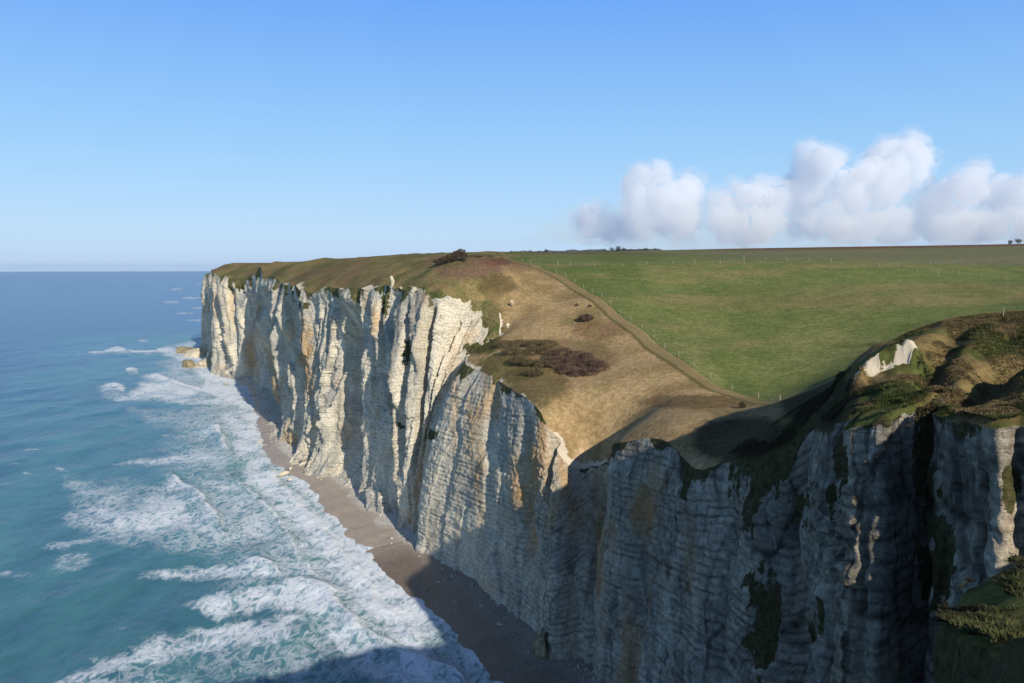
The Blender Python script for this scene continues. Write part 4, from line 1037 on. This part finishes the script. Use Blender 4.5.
# ---- clouds: billowing hulls far beyond the plateau
def clouds():
    D_ = 9000.0
    lob = [(900, 165, 30), (922, 168, 20), (880, 182, 26), (908, 150, 18), (812, 172, 26), (806, 190, 30), (828, 160, 12), (775, 196, 22), (747, 200, 19), (722, 210, 16), (850, 195, 26), (862, 178, 12), (645, 188, 24), (688, 192, 16), (672, 208, 26), (622, 188, 11), (640, 210, 24),
           (588, 215, 13), (970, 188, 17), (984, 172, 9), (1000, 196, 20), (1026, 188, 17), (940, 202, 26), (1060, 190, 30), (1110, 200, 34), (1170, 205, 30)]
    for px in range(590, 1240, 17): lob.append((px+random.uniform(-6, 6), 226+random.uniform(-4, 4), random.uniform(13, 19))); 
    import bmesh
    bm = bmesh.new(); random.seed(5)
    def ball(c, r):
        bmesh.ops.create_icosphere(bm, subdivisions=2, radius=r, matrix=Matrix.Translation(Vector(c)))
    for px, py, rp in lob:
        c = P(px, py, D_+random.uniform(-300, 300)); r_ = rp*D_/F
        ball(c, r_*.86)
        for k in range(9):
            d = np.array([random.gauss(0, 1), random.gauss(0, 1)-.4, abs(random.gauss(0, 1))*.8]); d /= np.linalg.norm(d)
            ball(c+d*r_*.72, r_*random.uniform(.25, .42))
    me = bpy.data.meshes.new('cloud_hull'); bm.to_mesh(me); bm.free()
    tmp = bpy.data.objects.new('tmp', me); COL.objects.link(tmp)
    md = tmp.modifiers.new('r', 'REMESH'); md.mode = 'VOXEL'; md.voxel_size = 20
    dg = bpy.context.evaluated_depsgraph_get(); me2 = bpy.data.meshes.new_from_object(tmp.evaluated_get(dg)); bpy.data.objects.remove(tmp)
    n = len(me2.vertices); co = np.empty(n*3, np.float32); me2.vertices.foreach_get('co', co); co = co.reshape(-1, 3).astype(float)
    no = np.empty(n*3, np.float32); me2.vertex_normals.foreach_get('vector', no); no = no.reshape(-1, 3).astype(float)
    print('cloud verts', n)
    b = 0
    for sc_i, am in ((520, 130), (240, 95), (110, 52), (60, 20)):
        b = b+am*(.6*noise(co[:, 0]/sc_i, co[:, 1]/sc_i, co[:, 2]/sc_i+sc_i)+.4*(1-2*np.abs(noise(co[:, 0]/sc_i, co[:, 1]/sc_i, co[:, 2]/sc_i+sc_i))))
    co = co+no*(b-30)[:, None]
    fcs = np.array([p.vertices[:] for p in me2.polygons if len(p.vertices) == 4], np.int32)
    m = NT('cloud_vapour')
    vs = m.n('ShaderNodeVolumeScatter'); vs.inputs['Color'].default_value = (.82, .855, .85, 1); vs.inputs['Density'].default_value = .0046; vs.inputs['Anisotropy'].default_value = 0.0
    m.t.links.new(vs.outputs[0], m.out.inputs['Volume'])
    o = mesh_obj('clouds', co, fcs, m.m, True); tag(o, 'bank of white cumulus cloud low over the skyline', 'clouds', None, 'stuff')
    wsp = co+no*(55+95*fbm(co[:, 0]/260, co[:, 1]/260, co[:, 2]/130+9, 4))[:, None]
    m = NT('wisp_vapour'); vs = m.n('ShaderNodeVolumeScatter'); vs.inputs['Color'].default_value = (.86, .89, .9, 1); vs.inputs['Density'].default_value = .0011
    m.t.links.new(vs.outputs[0], m.out.inputs['Volume'])
    o = mesh_obj('cloud_wisps', wsp, fcs, m.m, True); tag(o, 'thin ragged fringe of the cumulus bank', 'clouds', None, 'stuff')
    # grey-blue veil of rain haze under and around the cloud bank
    bm = bmesh.new()
    for px, py, rx, rz in [(640, 226, 75, 22), (760, 222, 110, 28), (880, 215, 120, 34), (1000, 214, 120, 36), (1130, 212, 130, 40), (700, 238, 160, 14), (900, 236, 200, 16), (590, 232, 45, 12)]:
        c = P(px, py, D_-1300); k = D_/F
        bmesh.ops.create_icosphere(bm, subdivisions=3, radius=1, matrix=Matrix.Translation(Vector(c)) @ Matrix.Diagonal((rx*k, 500, rz*k, 1)))
    me = bpy.data.meshes.new('veil'); bm.to_mesh(me); bm.free(); tmp = bpy.data.objects.new('tmp', me); COL.objects.link(tmp)
    md = tmp.modifiers.new('r', 'REMESH'); md.mode = 'VOXEL'; md.voxel_size = 70
    dg = bpy.context.evaluated_depsgraph_get(); me3 = bpy.data.meshes.new_from_object(tmp.evaluated_get(dg)); bpy.data.objects.remove(tmp)
    n3_ = len(me3.vertices); cv = np.empty(n3_*3, np.float32); me3.vertices.foreach_get('co', cv); cv = cv.reshape(-1, 3).astype(float)
    nv = np.empty(n3_*3, np.float32); me3.vertex_normals.foreach_get('vector', nv); nv = nv.reshape(-1, 3).astype(float)
    cv = cv+nv*(150*fbm(cv[:, 0]/500, cv[:, 1]/500, cv[:, 2]/250, 4))[:, None]
    f3 = np.array([p.vertices[:] for p in me3.polygons if len(p.vertices) == 4], np.int32)
    m = NT('veil_vapour'); vs = m.n('ShaderNodeVolumeScatter'); vs.inputs['Color'].default_value = (.42, .54, .80, 1); vs.inputs['Density'].default_value = .0009
    m.t.links.new(vs.outputs[0], m.out.inputs['Volume'])
    o = mesh_obj('cloud_veil', cv, f3, m.m, True); tag(o, 'pale grey haze hanging under the cumulus bank', 'clouds', None, 'stuff')
clouds()

def haze():
    x, z0, z1 = 18000., -4., 132.
    v = [(a, b, c) for c in (z0, z1) for b in (-x, x) for a in (-x, x)]
    m = NT('thin_haze'); pv = m.n('ShaderNodeVolumePrincipled'); pv.inputs['Color'].default_value = (.80, .88, 1, 1); pv.inputs['Density'].default_value = HAZE; pv.inputs['Anisotropy'].default_value = .2
    m.t.links.new(pv.outputs[0], m.out.inputs['Volume'])
    o = mesh_obj('haze', v, np.array([(0, 2, 3, 1), (4, 5, 7, 6), (0, 1, 5, 4), (2, 6, 7, 3), (0, 4, 6, 2), (1, 3, 7, 5)], np.int32), m.m, False); tag(o, kind='stuff')
HAZE = 2.2e-5
haze()
# ------------------------------------------------------------------ light, sky, camera
w = bpy.data.worlds.new('World'); sc.world = w; w.use_nodes = True
nt = w.node_tree; nt.nodes.clear()
sky = nt.nodes.new('ShaderNodeTexSky'); sky.sky_type = 'NISHITA'; sky.sun_disc = False
sky.sun_elevation = SUN_EL
tosun = Vector((math.sin(SUN_AZ)*math.cos(SUN_EL), -math.cos(SUN_AZ)*math.cos(SUN_EL), math.sin(SUN_EL)))
sky.sun_rotation = math.atan2(tosun.x, tosun.y)
sky.altitude = 85; sky.air_density = 1.0; sky.dust_density = .6; sky.ozone_density = 1.6
bg = nt.nodes.new('ShaderNodeBackground'); bg.inputs[1].default_value = .11
wo = nt.nodes.new('ShaderNodeOutputWorld')
# clear winter air: the sky model's yellow horizon is replaced by a pale-blue one
tc = nt.nodes.new('ShaderNodeTexCoord'); sp = nt.nodes.new('ShaderNodeSeparateXYZ'); nt.links.new(tc.outputs['Generated'], sp.inputs[0])
cr = nt.nodes.new('ShaderNodeValToRGB'); nt.links.new(sp.outputs[2], cr.inputs[0])
els = cr.color_ramp.elements
for i, (p_, c_) in enumerate([(0.0, (.48, .68, .96)), (.045, (.47, .71, 1.0)), (.14, (.33, .63, 1.0)), (.34, (.12, .37, 1.0)), (.6, (.065, .13, .30)), (1.0, (.045, .08, .18))]):
    e = els[i] if i < 2 else els.new(p_)
    e.position = p_; e.color = (*c_, 1)
sc_ = nt.nodes.new('ShaderNodeVectorMath'); sc_.operation = 'SCALE'; sc_.inputs[3].default_value = 1/.11; nt.links.new(cr.outputs[0], sc_.inputs[0])
mx = nt.nodes.new('ShaderNodeMix'); mx.data_type = 'RGBA'; mx.inputs[0].default_value = .85
nt.links.new(sky.outputs[0], mx.inputs[6]); nt.links.new(sc_.outputs[0], mx.inputs[7])
nt.links.new(mx.outputs[2], bg.inputs[0]); nt.links.new(bg.outputs[0], wo.inputs[0])
ld_ = bpy.data.lights.new('sun', 'SUN'); ld_.energy = 5.0; ld_.angle = math.radians(.55); ld_.color = (1, .93, .83)
lo = bpy.data.objects.new('sun', ld_); COL.objects.link(lo)
lo.rotation_euler = (-tosun).to_track_quat('-Z', 'Y').to_euler(); lo.location = (0, -100, 300)
cd = bpy.data.cameras.new('camera'); cd.lens = 28; cd.sensor_width = 36; cd.clip_start = .3; cd.clip_end = 60000
cam = bpy.data.objects.new('camera', cd); COL.objects.link(cam)
cam.location = (0, 0, H); cam.rotation_euler = (math.pi/2-PITCH, 0, 0); sc.camera = cam
sc.view_settings.view_transform = 'Standard'; sc.view_settings.look = 'None'; sc.view_settings.gamma = 1; sc.view_settings.exposure = 0
sc.view_settings.use_curve_mapping = False
sc.cycles.transparent_max_bounces = 24; sc.cycles.volume_bounces = 14; sc.cycles.max_bounces = 14; sc.cycles.glossy_bounces = 3; sc.cycles.transmission_bounces = 2; sc.cycles.diffuse_bounces = 3; sc.cycles.use_denoising = True
